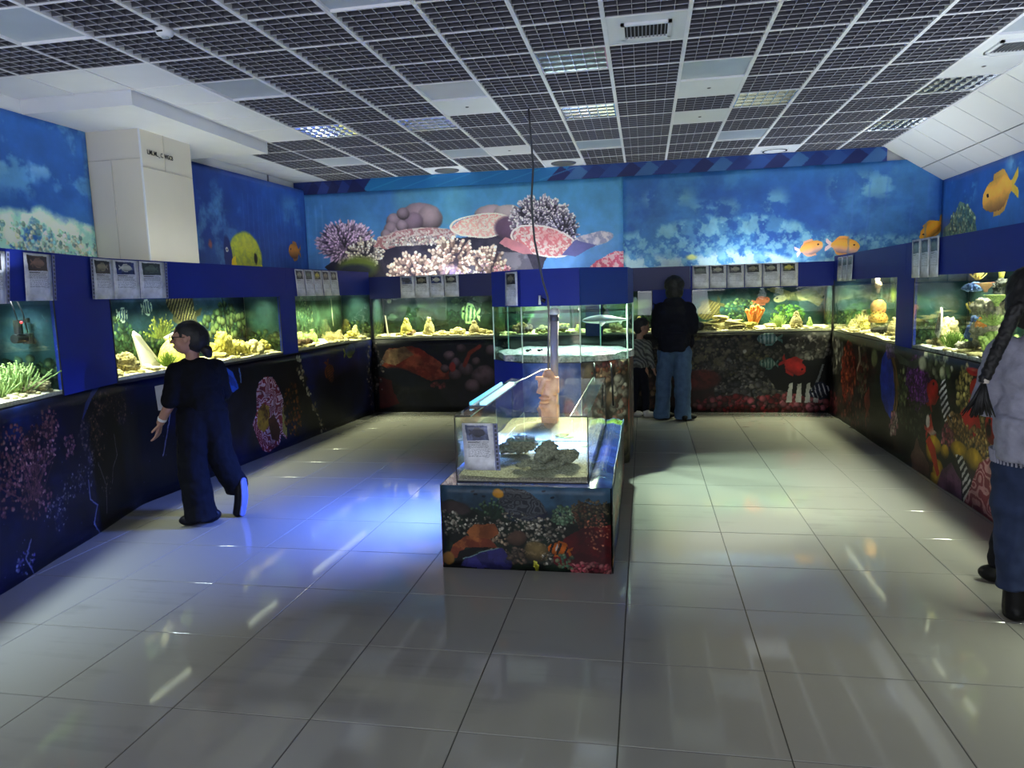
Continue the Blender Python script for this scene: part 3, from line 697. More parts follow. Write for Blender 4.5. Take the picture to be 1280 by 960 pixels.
D1.poly(F1, (140, 40, 60), worm=((225, 195, 215), 4.2, .45)); D1.poly([(5.26, .5), (5.36, .56), (5.48, .5), (5.46, .3), (5.34, .24), (5.2, .32)], (178, 140, 46), rough=.04, tex=((110, 70, 40), 4, .5, .7))
D1.poly([(5.15, .38), (5.2, .44), (5.3, .2), (5.46, .1), (5.6, .06), (5.4, .02), (5.28, .08), (5.19, .25)], (120, 32, 44), worm=((200, 150, 160), 4.4, .3)); D1.poly([(5.44, .36), (5.56, .4), (5.66, .2), (5.6, .08), (5.46, .14)], (84, 46, 40), rough=.04)
D1.poly([(5.74, .5), (5.8, .3), (5.77, .1), (5.7, .18), (5.72, .34)], (160, 160, 60), op=.8)
D1.dots(5.95, .4, .2, .32, 120, .01, .035, [(110, 56, 28), (70, 44, 30), (140, 84, 40), (40, 36, 30)], .8)
D1.poly([(6.2, 1.06), (6.24, .8), (6.34, .5), (6.5, .2), (6.62, 0), (8.15, 0), (8.15, 1.06)], (12, 24, 84), rough=.05); D1.cloud((6, 8, 30), .7, .3, .65, 0, box=(6.4, 0, 8.15, .85), edge=.2); D1.cloud((34, 36, 44), 1.2, .5, .8, 3, box=(6.7, .0, 7.7, .3), edge=.15)
for a, b in (((6.1, 1.04), (6.18, .78)), ((6.18, .78), (6.3, .56)), ((6.3, .56), (6.46, .3)), ((6.46, .3), (6.62, .02))):
    for i in range(16): t = rng.random(); D1.ell(a[0] + (b[0] - a[0]) * t + .03 * rng.normal(), a[1] + (b[1] - a[1]) * t, .012 + .02 * rng.random(), .03 * rng.random() + .015, rng.random() * 3, [(190, 186, 160), (120, 110, 90), (40, 36, 30)][int(rng.random() * 3)], .4)
D1.fish(6.83, .75, .3, .17, -1.2, (110, 60, 30), stripes=((50, 36, 40), 5, .4, 'v')); D1.fish(7.42, .96, .34, .16, .1, (60, 74, 130), (110, 130, 60), fin=(120, 130, 50))
for i in range(70): D1.ell(8.0 + .12 * rng.normal() * .5, rng.random(), .01 + .016 * rng.random(), .02, rng.random() * 3, [(130, 120, 120), (70, 64, 66), (24, 22, 26)][int(rng.random() * 3)], .4)
GB = .5
k1 = fabric('printed_skirt', LP, .0, ZL - .005, D1.material('reef_skirt_left', .4, .6, spec=.25), None, .008, .09, 1.2, 2, wav=.012)
tag(k1, 'dark reef print skirt below the left aquariums, with a red patterned fish', 'skirt')
# far skirt print
D2 = Cv(6.17, 1.04, 150, (14, 16, 18))
D2.cloud((40, 40, 38), 2.6, .4, .7, 1); D2.cloud((10, 12, 34), .8, .35, .7, 2, box=(0, 0, 3.6, 1.04), edge=.3)
D2.cloud((30, 40, 36), 2, .45, .7, 3, box=(.4, .4, 2.0, 1.04))
D2.poly([(.1, .7), (.25, .9), (.6, .93), (.9, .78), (1.1, .62), (1.1, .46), (.85, .44), (.5, .6), (.25, .6)], (108, 30, 26), rough=.06, tex=((150, 70, 50), 3, .45, .7)); D2.poly([(.1, .72), (.2, .88), (.5, .93), (.62, .8), (.35, .66)], (116, 84, 66), rough=.05, tex=((150, 120, 90), 4, .4, .7)); D2.ell(.42, .5, .34, .14, -.3, (14, 20, 34), .3)
D2.poly([(.05, .0), (.1, .5), (.3, .45), (.36, .1)], (70, 20, 26), rough=.08); D2.dots(.05, .6, .1, .4, 60, .012, .03, [(120, 110, 108), (60, 54, 60)], .7)
D2.dots(.95, .38, .12, .04, 14, .02, .04, [(110, 50, 56)], .8); D2.ell(1.55, .3, .6, .3, 0, (26, 18, 40), .7, .8)
for (u, v, r) in ((1.12, .8, .09), (1.3, .9, .08), (1.22, .7, .08), (1.36, .6, .12), (1.62, .5, .19), (1.75, .86, .1), (1.2, .52, .1), (1.5, .72, .07), (1.9, .7, .12), (1.45, .36, .12), (1.05, .62, .07)): D2.ell(u, v, r, r * .9, 0, (112, 88, 102), .12, shade=1.2)
D2.line([(1.34, .66), (1.42, .84), (1.58, .92)], .035, (150, 52, 40)); D2.ell(1.16, .64, .06, .08, 0, (150, 46, 44), .3)
gk = [(110, 108, 104), (80, 78, 76), (140, 134, 128), (50, 46, 44)]
D2.dots(4.7, .75, .9, .28, 700, .014, .035, [(64, 62, 56), (88, 82, 70), (44, 44, 40), (96, 92, 60)], .9); D2.dots(5.0, .5, .6, .2, 300, .014, .035, [(80, 80, 80), (104, 100, 96), (56, 56, 60)], .9)
D2.cloud((120, 112, 90), 5, .56, .64, 2, box=(3.9, .5, 5.3, 1.0), ridge=False, op=.7)
D2.ell(4.5, .42, .34, .16, .1, (120, 44, 36), .2, tex=((84, 34, 30), 6, .4, .6), shade=.5); D2.dots(3.95, .35, .2, .28, 40, .03, .07, [(120, 96, 78), (90, 60, 50)], 1); D2.ell(4.5, .16, .5, .18, 0, (60, 30, 26), .5)
D2.dots(5.2, .28, .5, .12, 160, .02, .05, [(90, 88, 92), (60, 62, 68), (110, 106, 100)], 1)
D2.dots(5.3, .1, .85, .12, 260, .02, .05, [(140, 40, 50), (110, 30, 36), (160, 80, 90), (90, 60, 60)], 1); D2.dots(5.85, .14, .3, .13, 70, .03, .055, [(176, 100, 116), (140, 60, 70)], 1)
D2.poly([(5.3, .55), (5.45, .7), (5.9, .6), (6.17, .66), (6.17, .2), (5.9, .18), (5.5, .28)], (10, 11, 14), rough=.07)
D2.dots(5.9, .86, .3, .16, 190, .022, .045, gk, 1.1); D2.fish(5.7, .6, .34, .2, -.5, (176, 36, 36), fin=(150, 30, 30)); D2.fish(5.4, .97, .3, .14, PI, (70, 110, 110), stripes=((150, 170, 170), 3, .45, 'v')); D2.fish(5.39, .64, .22, .12, PI, (60, 100, 96), stripes=((140, 160, 150), 3, .4, 'v'))
for q in range(4): D2.poly([(5.62 + q * .11, .12), (5.65 + q * .11, .36), (5.7 + q * .11, .38), (5.69 + q * .11, .12)], (190, 190, 190))
D2.poly([(5.94, .25), (6.05, .62), (6.08, .62), (5.98, .25)], (120, 124, 130)); D2.fish(6.05, .28, .3, .18, PI + .3, (24, 30, 54), stripes=((190, 190, 200), 3, .3, 'v')); D2.ell(5.1, .8, .03, .03, 0, (200, 196, 190), .4); D2.ell(4.1, .78, .05, .05, 0, (150, 146, 140), .5)
k2 = fabric('printed_skirt', [LP[3], (2.34, 9.68)], .0, ZL - .01, D2.material('reef_skirt_far', .5, GB, spec=.25), None, .008, .09, 1.6, 5)
tag(k2, 'dark reef print skirt below the aquariums of the far wall', 'skirt')
# right skirt print (u runs from the far corner towards the visitor)
D3 = Cv(8.08, 1.07, 220, (16, 18, 16))
D3.cloud((52, 40, 34), 2.4, .4, .7, 1); D3.cloud((10, 12, 14), 1.4, .5, .7, 3); D3.cloud((34, 46, 34), 3, .5, .7, 2, box=(1.6, .2, 4.2, 1.07))
D3.dots(.25, .8, .35, .24, 170, .03, .06, gk, 1); D3.dots(.1, .15, .3, .15, 60, .03, .06, [(150, 70, 80), (110, 50, 50)], 1)
D3.dots(.8, .62, .3, .38, 260, .026, .05, [(150, 44, 30), (110, 36, 26), (170, 74, 46)], 1.1); D3.dots(1.35, .7, .18, .3, 110, .03, .06, [(90, 84, 60), (120, 104, 84), (110, 40, 34)], 1); D3.line([(1.2, .95), (1.25, .8), (1.15, .7)], .03, (180, 160, 130)); D3.ell(1.75, .88, .12, .12, 0, (110, 120, 80), .3)
D3.poly([(1.55, .1), (1.7, .35), (1.6, .55), (1.45, .4)], (120, 40, 36), rough=.05); D3.dots(1.0, .2, .7, .18, 110, .02, .05, [(80, 40, 36), (60, 56, 50), (110, 60, 50)], 1)
D3.poly([(1.98, .9), (2.14, 1.02), (2.36, .84), (2.42, .5), (2.34, .32), (2.18, .38), (2.02, .5), (1.96, .7)], (30, 66, 190), rough=.03, tex=((26, 50, 160), 3, .4, .7)); D3.poly([(2.14, 1.04), (2.3, 1.0), (2.52, .66), (2.44, .36), (2.34, .3), (2.4, .6), (2.3, .86)], (128, 94, 44), rough=.02); D3.line([(2.15, 1.0), (2.36, .82), (2.42, .5), (2.36, .34)], .012, (18, 20, 30))
D3.dots(2.22, 1.0, .16, .08, 30, .02, .04, [(120, 90, 150)], 1); D3.dots(2.4, .3, .12, .12, 40, .02, .045, [(170, 110, 120), (200, 170, 160)], 1)
D3.dots(2.97, .76, .3, .26, 520, .014, .026, [(110, 40, 130), (84, 30, 100), (140, 70, 160)], 1.2); D3.dots(2.6, .7, .14, .2, 60, .02, .04, [(110, 120, 80), (70, 84, 54)], 1)
D3.poly([(2.3, 1.02), (2.7, .95), (3.0, 1.0), (3.2, 1.0), (2.9, .9), (2.5, .9)], (70, 78, 62), rough=.03)
D3.poly([(2.9, .1), (3.0, .3), (3.12, .2), (3.3, .1), (3.3, 0), (2.95, 0)], (110, 80, 70), rough=.06); D3.dots(3.0, .45, .5, .16, 150, .016, .04, [(44, 56, 40), (70, 76, 56), (36, 40, 34)], 1)
D3.fish(3.3, .72, .26, .2, 1.2, (180, 24, 22), fin=(150, 20, 20)); D3.fish(3.33, .45, .3, .16, .5, (176, 40, 28), (210, 190, 180), fin=(170, 40, 30)); D3.ell(3.24, .48, .05, .07, 0, (215, 205, 200), .3)
D3.poly([(3.42, .76), (3.5, .92), (3.62, .7), (3.72, .6), (3.68, .46), (3.6, .5), (3.5, .62)], (20, 20, 22), stripe=((215, 215, 215), -.85, .05, .5)); D3.poly([(3.3, .55), (3.42, .7), (3.5, .55), (3.46, .4), (3.36, .42)], (16, 18, 18), rough=.03)
D3.dots(3.35, .98, .3, .1, 70, .03, .06, [(120, 128, 96), (84, 96, 64), (170, 170, 140)], 1); D3.ell(3.05, .96, .1, .08, 0, (190, 190, 160), .4)
yg = [(168, 150, 84), (140, 128, 66), (190, 172, 104), (110, 100, 56)]
D3.dots(3.9, .84, .16, .2, 130, .02, .036, yg, 1.2); D3.dots(4.25, .76, .16, .3, 220, .02, .038, yg, 1.2); D3.dots(4.5, .9, .2, .16, 120, .022, .04, [(150, 150, 110), (190, 184, 150)], 1.1)
D3.poly([(3.78, .62), (3.96, .76), (4.14, .7), (4.2, .56), (4.06, .46), (3.9, .5)], (196, 26, 30)); D3.ell(4.03, .78, .09, .05, .3, (180, 22, 26), .2); D3.ell(4.05, .9, .1, .06, .6, (190, 40, 30), .2); D3.ell(4.03, 1.01, .14, .035, 0, (180, 20, 28), .2)
D3.dots(4.15, .47, .5, .12, 340, .018, .032, [(190, 150, 84), (160, 120, 60), (210, 176, 110)], 1.2); D3.dots(3.75, .5, .16, .14, 110, .016, .03, [(176, 140, 90), (130, 96, 50)], 1.2); D3.dots(3.62, .42, .12, .1, 50, .02, .03, [(160, 60, 80), (190, 110, 120)], 1)
D3.fish(4.42, .66, .34, .28, PI, (200, 50, 30), (176, 30, 26), fin=(170, 40, 26)); D3.ell(4.3, .62, .05, .07, 0, (30, 14, 14), .5)
for p in ((3.4, .31, .14, .08), (3.32, .24, .1, .1), (3.85, .36, .16, .08), (4.1, .35, .16, .09), (3.6, .3, .08, .06), (3.5, .1, .12, .12), (3.44, .03, .1, .06)): D3.ell(*p, 0, (214, 170, 40), .12, shade=.9)
D3.poly([(3.22, .3), (3.34, .2), (3.5, .06), (3.54, .1), (3.42, .28), (3.28, .36)], (190, 50, 24))
D3.poly([(3.5, -.02), (3.56, .12), (3.72, .24), (3.9, .14), (3.96, -.02)], (92, 54, 84), rough=.03, tex=((120, 76, 110), 4, .4, .6)); D3.poly([(3.78, .32), (3.9, .34), (4.1, .16), (4.12, .0), (3.98, .0), (3.9, .2)], (226, 222, 214), stripe=((18, 18, 20), -.75, .055, .5))
D3.poly([(3.98, -.02), (4.1, .18), (4.2, .34), (4.4, .46), (4.8, .5), (5.4, .44), (5.8, .2), (5.9, -.02)], (150, 58, 70), worm=((222, 160, 160), 3.1, .42)); D3.dots(5.6, .75, .8, .25, 300, .02, .05, yg + [(150, 40, 40)], 1)
k3 = fabric('printed_skirt', [(2.34, 9.68), (2.34, 1.6)], .0, ZL - .005, D3.material('reef_skirt_right', .45, .6, spec=.25), None, .009, .09, 1.4, 7, wav=.01)
tag(k3, 'colourful reef print skirt below the right aquariums, red and yellow fish', 'skirt')

# fascia boards
def fascia(label, A, B, z0, z1, m, th=.02):
    n = nrm(A, B); mb = MB().slab(A, B, n, 0, th, z0, z1)
    o = mb.build('fascia_board', m); tag(o, label, 'board', 'blue fascia boards'); return o
FZ = (1.68, 1.995)
for y0, y1, w in ((1.6, 3.35, 'beyond the left edge'), (3.35, 4.88, 'over the nearest left aquarium'), (4.88, 7.45, 'over the left aquarium with the coral dome'), (7.455, 9.68, 'over the farthest left aquarium')):
    fascia('long blue fascia board ' + w, (xl(y0), y0), (xl(y1), y1), *FZ, m_blue)
for x0, x1, w, m in ((-3.83, -1.0, 'on the far wall, left of the octagonal tank', m_navy), (-.99, .58, 'on the far wall behind the octagonal tank', m_navy), (.585, 2.34, 'on the far wall at the right, above the turtle print', m_blue)):
    fascia('dark blue fascia board ' + w, (x0, 9.68), (x1, 9.68), 1.62, 1.925, m)
for y0, y1, w in ((9.68, 7.15, 'over the farther right aquarium'), (7.145, 1.6, 'over the nearer right aquarium')): fascia('blue fascia board ' + w, (2.34, y0), (2.34, y1), 1.685, 1.985, m_blue)
def post(label, A, B, z0, z1): o = MB().slab(A, B, nrm(A, B), -.003, .03, z0, z1).build('post_panel', m_blue); tag(o, label, 'board', 'blue panels between the aquariums')
post('blue panel between the two nearest left aquariums', (xl(4.17), 4.17), (xl(4.86), 4.86), 1.04, 1.7)
post('blue panel between the middle and farthest left aquariums', (xl(7.3), 7.3), (xl(7.62), 7.62), 1.04, 1.7)
post('blue panel between the two right aquariums', (2.34, 7.35), (2.34, 6.92), 1.04, 1.7)
post('blue panel behind the man in the dark jacket', (.1, 9.68), (.6, 9.68), 1.04, 1.63)
post('narrow blue panel behind the octagonal tank', (-.78, 9.68), (-.56, 9.68), 1.04, 1.63)

# ------------------------------------------------------------------ aquariums
m_glass = clear_mat('clear_glass', (.97, .99, .98)); m_glassg = clear_mat('green_glass', (.965, .99, .98))
m_sand = mat('pale_sand', rgb(206, 196, 160), .9, var=.2, scale=60, bump=.3); m_gravel = mat('white_gravel', rgb(214, 214, 206), .85, scale=38, col2=rgb(120, 124, 120), bump=.8)
m_edge = mat('black_silicone', rgb(18, 20, 20), .5); m_tube = mat('lamp_tube', (1, 1, 1), .4, emit=(1, 1, .86), estr=3)
m_lampw = mat('lamp_housing', rgb(190, 190, 190), .5)
def sand_mesh(A, B, n, t0, t1, z0, h, seed, amp=.025, nu=26, nv=7):
    V = []
    for i in range(nu + 1):
        for j in range(nv + 1):
            u = i / nu; t = t0 + (t1 - t0) * j / nv; x = A[0] + (B[0] - A[0]) * u + n[0] * t; y = A[1] + (B[1] - A[1]) * u + n[1] * t
            V.append((x, y, z0 + h + amp * noise.noise(Vector((x * 4, y * 4, seed))) + .03 * j / nv))
    k = nv + 1; mb = MB().add(V, [(i * k + j, (i + 1) * k + j, (i + 1) * k + j + 1, i * k + j + 1) for i in range(nu) for j in range(nv)], 0, True)
    fr = [V[i * k] for i in range(nu + 1)]
    mb.add(fr + [(x, y, z0) for x, y, _ in fr], [(i, nu + 1 + i, nu + 2 + i, i + 1) for i in range(nu)]); return mb
EC = Cv(.44, .64, 200, (60, 88, 92)).grad([(0, (60, 84, 74)), (.5, (58, 88, 92)), (1, (66, 96, 112))]); EC.dots(.22, .08, .3, .16, 160, .014, .034, [(96, 118, 84), (70, 92, 70), (124, 140, 96)], 1.1)
ENDM = EC.material('end_card_print', .7, 1, spec=.1)
def aquarium(label, A, B, z1, back, water, light, power, seed, deep=.44, z0=ZL, sand=m_sand, group='aquariums set in the walls'):
    n = nrm(A, B); t = thing('aquarium', label, 'aquarium', (A[0], A[1], z0), group)
    L = math.dist(A, B); d = ((B[0] - A[0]) / L, (B[1] - A[1]) / L)
    MB().slab(A, B, n, .001, .009, z0, z1).build('front_pane', m_glassg, t)
    for P in (A, B):
        s = 1 if P is A else -1; Q = (P[0] + d[0] * .008 * s, P[1] + d[1] * .008 * s)
        MB().slab(P if s > 0 else Q, Q if s > 0 else P, n, .009, deep, z0, z1).build('side_pane', m_glassg, t)
        MB().slab(P if s > 0 else Q, Q if s > 0 else P, n, -.001, .006, z0, z1 - .002).build('glued_edge', m_edge, t)
    A2 = (A[0] + n[0] * deep, A[1] + n[1] * deep); B2 = (B[0] + n[0] * deep, B[1] + n[1] * deep)
    fb = fabric('back_print', [A2, B2], z0, z1 + .02, back, t, 0, .3)
    MB().slab(A, B, n, .0, deep, z0 - .004, z0 + .004).build('base_pane', m_edge, t)
    tag(sand_mesh(A, B, n, .01, deep - .005, z0 + .004, .028, seed).build('sand_bed', sand, t), kind='stuff')
    e = .012; Aw = (A[0] + d[0] * e, A[1] + d[1] * e); Bw = (B[0] - d[0] * e, B[1] - d[1] * e)
    MB().slab(Aw, Bw, n, .012, deep - .01, z0 + .02, z1 - .03).build('water', water, t)
    c = ((A[0] + B[0]) / 2 + n[0] * .2, (A[1] + B[1]) / 2 + n[1] * .2)
    a = .5 - .06 * min(1, 1 / L)
    for P_, Q_ in ((A2, A), (B2, B)):     # printed card outside the end panes
        k_ = .4 if P_ is A2 else -.4; P1 = (P_[0] - d[0] * .014 * k_, P_[1] - d[1] * .014 * k_); Q1 = (Q_[0] - d[0] * .014 * k_, Q_[1] - d[1] * .014 * k_)
        fabric('end_card', [Q1, P1] if P_ is A2 else [P1, Q1], z0, z1 + .02, ENDM, t, 0, .3)
    r_ = random.Random(seed * 7); mb = MB()
    for i in range(int(46 * L)):
        u = r_.random(); q = .03 + .2 * r_.random() ** 1.5; s_ = .008 + .022 * r_.random() ** 2; x, y = A[0] + (B[0] - A[0]) * (.02 + .96 * u) + n[0] * q, A[1] + (B[1] - A[1]) * (.02 + .96 * u) + n[1] * q
        mb.ball((x, y, z0 + .035 + s_ * .3), (s_ * (1 + r_.random()), s_ * (1 + r_.random()), s_ * .8), r_.random() * 3, 6, 4, 0)
    tag(mb.build('rubble', mat('rubble_pale', rgb(206, 196, 140), .9, scale=12, col2=rgb(120, 108, 70)), t), kind='stuff')
    P = [(c[0] - d[0] * L * a * .9, c[1] - d[1] * L * a * .9, z1 + .07), (c[0] + d[0] * L * a * .9, c[1] + d[1] * L * a * .9, z1 + .07)]
    MB().cone(P[0], P[1], .013, .013, 8).build('lamp_tube', m_tube, t)
    MB().slab(P[0][:2], P[1][:2], n, -.03, .03, z1 + .095, z1 + .12).build('lamp_housing', m_lampw, t)
    o = area('aquarium_lamp', (c[0], c[1], z1 + .055), (-n[0] * .0, -n[1] * .0, -1), .1, .1, power * L * P_IN, light)
    o.data.size, o.data.size_y = .14, L * .92; o.data.spread = math.radians(100 if n[0] < -.5 else 108)
    ang = math.atan2(d[1], d[0]); o.rotation_euler = (0, 0, ang - PI / 2)
    u = area('aquarium_uplight', (c[0], c[1], z1 + .15), (0, 0, 1), .1, .1, power * L * P_UP * (.35 if n[0] < -.5 else .7), (.82, .92, 1))
    u.data.size, u.data.size_y = .1, L * .8; u.data.spread = math.radians(150); u.rotation_euler = (PI, 0, -(ang - PI / 2))
    return t
def back(w, base, top, name, gain=1.0, fn=None, k=0, v=.62):
    base = tuple(x * .82 for x in base)
    c = Cv(w, v, 150, base).grad([(0, tuple(x * .8 for x in base)), (1, top)])
    c.cloud(tuple(x * .6 for x in base), 1.2, .45, .7, k, op=.7); c.cloud(tuple(min(255, x * 1.5) for x in base), 3, .6, .75, (k + 1) % 4, v_hi=lambda u: .3 + .1 * np.sin(u * 3 + k), op=.5)
    if fn: fn(c)
    return c.material(name, .7, gain, spec=.1)
gr = [(74, 104, 76), (54, 82, 64), (104, 130, 92), (40, 62, 54)]
def f1(c):
    c.cloud((30, 56, 52), 2, .4, .6, 1, v_hi=lambda u: .45 + 0 * u); c.fish(1.9, .4, .3, .24, .1, (150, 176, 176), stripes=((30, 50, 56), 3.2, .45, 'v')); c.fish(1.15, .33, .3, .26, PI, (90, 140, 190), stripes=((40, 90, 150), 3, .4, 'v')); c.fish(2.5, .52, .2, .16, PI, (110, 150, 180), stripes=((40, 60, 80), 3, .4, 'v')); c.line([(2.2, .62), (2.22, .1)], .008, (20, 30, 34))
def f2(c):
    c.dots(.35, .25, .42, .22, 420, .014, .03, gr, 1); c.dots(.85, .15, .4, .16, 220, .012, .03, gr, 1)
    c.branch(1.05, .25, .22, 40, (110, 120, 60), (170, 170, 90), 1.2, .008); c.dots(2.1, .3, .24, .24, 160, .02, .04, gr, 1.2)
    for i in range(60): u = 1.6 + rng.random() * .9; c.ell(u, .12 + .28 * rng.random() ** .6, .03 + .02 * rng.random(), .045, .3, [(118, 138, 96), (90, 112, 80), (140, 156, 108)][i % 3], .2, shade=1.3)
    c.fish(.62, .47, .13, .1, -.1, (190, 210, 210), stripes=((40, 80, 120), 2.4, .5, 'v')); c.fish(.92, .52, .14, .11, .05, (190, 215, 215), stripes=((40, 80, 120), 2.4, .5, 'v'))
    c.fish(1.42, .52, .52, .3, PI - .5, (64, 62, 50), stripes=((170, 160, 120), 7, .35, 'v'), fin=(84, 80, 60)); c.line([(2.05, .62), (2.12, .08)], .01, (24, 40, 44))
def f3(c):
    c.dots(.6, .35, .6, .3, 500, .01, .03, [(110, 140, 110), (80, 110, 80), (140, 160, 120), (60, 90, 70)], .6); c.dots(1.35, .1, .3, .1, 100, .012, .03, gr, .8); c.line([(1.75, .55), (1.77, .2)], .012, (220, 226, 200))
def f4(c):
    c.dots(.6, .2, .7, .22, 160, .02, .05, [(30, 52, 40), (24, 40, 34)], .8)
    for u, v in ((.95, .48), (.45, .44), (1.7, .52), (2.0, .35), (1.35, .5), (.2, .3), (2.2, .55)): c.fish(u * .66, v, .16, .08, PI * (u > 1), (84, 110, 96), stripes=((50, 76, 70), 3, .4, 'v'), eye=False)
    c.fish(1.32, .32, .3, .24, PI - .1, (130, 170, 120), stripes=((40, 70, 60), 2.4, .5, 'v')); c.ell(.1, .55, .04, .04, 0, (190, 210, 180), .4)
def f5(c):
    c.ell(.45, .4, .3, .08, .1, (90, 110, 84), .3); c.dots(.5, .15, .5, .12, 100, .02, .05, gr, 1)
def f7(c):
    c.cloud((60, 110, 60), 4, .4, .6, 1, box=(0, .42, .42, .62)); c.fish(.28, .3, .36, .24, PI + .6, (92, 84, 56), stripes=((150, 140, 96), 3, .25, 'd'), fin=(76, 74, 50)); c.dots(.68, .28, .2, .16, 130, .012, .03, gr, .9)
    c.fish(.92, .4, .22, .1, .2, (190, 84, 50), fin=(190, 90, 60), op=.6); c.dots(1.25, .2, .22, .14, 120, .012, .03, [(70, 110, 60), (100, 140, 70)], .8); c.ell(1.55, .48, .36, .09, .16, (112, 122, 92), .15, shade=.7, tex=((150, 150, 110), 6, .5, .6))
    c.poly([(1.3, .5), (1.1, .6), (.98, .56), (1.05, .52), (1.28, .44)], (140, 140, 104), worm=((90, 96, 70), 4, .3)); c.ell(1.16, .42, .09, .055, .1, (170, 170, 140), .15); c.ell(1.12, .43, .02, .015, 0, (20, 24, 24), .3); c.poly([(1.5, .4), (1.66, .3), (1.72, .4), (1.6, .46)], (120, 120, 90))
def f8(c):
    c.dots(1.75, .28, .36, .18, 160, .014, .03, [(150, 110, 90), (120, 84, 80), (90, 90, 70)], .9); c.ell(.8, .45, .12, .14, 0, (140, 160, 70), .7); c.line([(.4, .6), (.42, .1)], .02, (120, 140, 110), .6)
def f9(c):
    for i in range(22): u = .6 + rng.random() * 3; c.branch(u, .02, .5, 3, (30, 84, 84), (50, 116, 104), .4, .012)
    c.line([(.0, .3), (.7, .28)], .01, (220, 226, 200)); c.cloud((110, 120, 96), 4, .4, .6, 2, box=(0, .3, .75, .42)); c.cloud((100, 120, 80), 4, .5, .6, 1, box=(.6, .12, 3, .2)); c.poly([(0, 0), (0, .62), (.62, .62), (.62, 0)], (90, 100, 104), op=.5)
WY = clear_mat('water_green', (.93, .965, .91), refl=.4); WB = clear_mat('water_blue', (.9, .95, .97), refl=.4); WH = clear_mat('water_teal', (.86, .955, .93), refl=.5)
YEL = (1, .95, .66); COOL = (.92, .98, 1)
AQ = {}
def lx(y0, y1): return (xl(y0), y0), (xl(y1), y1)
AQ['L1'] = aquarium('nearest left aquarium, with a black pump and green coral', *lx(1.9, 4.17), 1.685, back(2.35, (40, 84, 92), (56, 104, 112), 'print_a', 1.0, f1), WB, COOL, 22, 1)
AQ['L2'] = aquarium('long left aquarium with a white slab and ribbed coral dome', *lx(4.87, 7.3), 1.69, back(2.45, (46, 84, 104), (56, 88, 124), 'print_b', 1.0, f2, 1), WY, YEL, 21, 2)
AQ['L3'] = aquarium('farthest left aquarium with misty green back print', *lx(7.62, 9.675), 1.685, back(2.05, (86, 122, 94), (96, 134, 116), 'print_c', 1.0, f3, 2), WY, YEL, 22, 3)
AQ['B1'] = aquarium('far wall aquarium at the left, with two yellow coral spires', (-3.80, 9.68), (-2.05, 9.68), 1.625, back(1.77, (34, 54, 44), (60, 84, 92), 'print_d', 1.0, f4, 3), WY, YEL, 24, 4)
AQ['B2'] = aquarium('far wall aquarium seen through the octagonal tank', (-1.98, 9.68), (-.78, 9.68), 1.625, back(1.2, (44, 66, 56), (70, 88, 76), 'print_e', 1.0, f5, 1), WY, YEL, 20, 5)
AQ['B3'] = aquarium('small far wall aquarium behind the child', (-.56, 9.68), (.1, 9.68), 1.62, back(.66, (70, 92, 84), (90, 116, 112), 'print_f', 1.0, f5, 2), WY, YEL, 8, 6)
AQ['B4'] = aquarium('far wall aquarium with a turtle back print', (.6, 9.68), (2.335, 9.68), 1.63, back(1.72, (40, 84, 88), (60, 92, 112), 'print_g', 1.0, f7, 0), WY, YEL, 25, 7)
AQ['R1'] = aquarium('farther right aquarium with a spotted barrel sponge', (2.34, 9.675), (2.34, 7.35), 1.685, back(2.3, (70, 104, 84), (80, 116, 100), 'print_h', 1.0, f8, 1), WY, YEL, 27, 8)
AQ['R2'] = aquarium('nearer right aquarium with a tower of coloured corals', (2.34, 6.92), (2.34, 2.6), 1.685, back(4.3, (36, 80, 74), (44, 92, 84), 'print_i', 1.0, f9, 2), WY, (1, .98, .84), 27, 9, sand=m_gravel)
# ------------------------------------------------------------------ corals, rocks and shells inside the tanks
R = random.Random(11)
def rock_mesh(seed, n=7, flat=.8, vox=.055, disp=.17):
    r = random.Random(seed); mb = MB()
    for i in range(n):
        a = r.random() * 6.3; q = r.random() * .62; mb.ball((q * math.cos(a), q * math.sin(a), .3 + r.random() * .45 * flat), (.25 + r.random() * .22, .25 + r.random() * .22, (.22 + r.random() * .25) * flat), r.random() * 3, 10, 6)
    me = remesh(mb, vox, 0, (disp, 2.6), 'rock')
    for v in me.vertices: v.co += v.normal * (disp * .9 * (abs(noise.noise(v.co * 7)) - .25) + disp * .35 * noise.noise(v.co * 15))
    return me
def knob_mesh(seed, n=60, tall=1.0, r0=.1, r1=.2):
    r = random.Random(seed); mb = MB()
    for i in range(n):
        z = r.random(); w = (.62 - .55 * z) if tall > .9 else .8 * math.sqrt(max(0, 1 - z * z))
        a = r.random() * 6.3; mb.ball((w * math.cos(a) * (.5 + .5 * r.random()), w * math.sin(a) * (.5 + .5 * r.random()), z * tall * .85 + .08), r0 + (r1 - r0) * r.random(), 0, 7, 5)
    mb.ball((0, 0, .3 * tall), (.5, .5, .45 * tall), 0, 10, 6)
    return mb.mesh('coral')
def branch_mesh(seed, n=46, lean=.9, w=.036, tip=1.25, up=1.0):
    r = random.Random(seed); mb = MB()
    for i in range(n):
        a = r.random() * 6.3; t = r.random() * lean; L = up * (.65 + .35 * r.random()); p = Vector((.25 * r.random() * math.cos(a), .25 * r.random() * math.sin(a), 0)); d = Vector((math.sin(t) * math.cos(a), math.sin(t) * math.sin(a), math.cos(t))); pts = [p.copy()]
        for k in range(3): p = p + d * L / 3; d = (d + Vector((r.uniform(-.3, .3), r.uniform(-.3, .3), .15))).normalized(); pts.append(p.copy())
        mb.tube(pts, [w * 1.2, w, w * .9, w * .8], 5); mb.ball(pts[-1], w * tip, 0, 6, 4)
    return mb.mesh('coral')
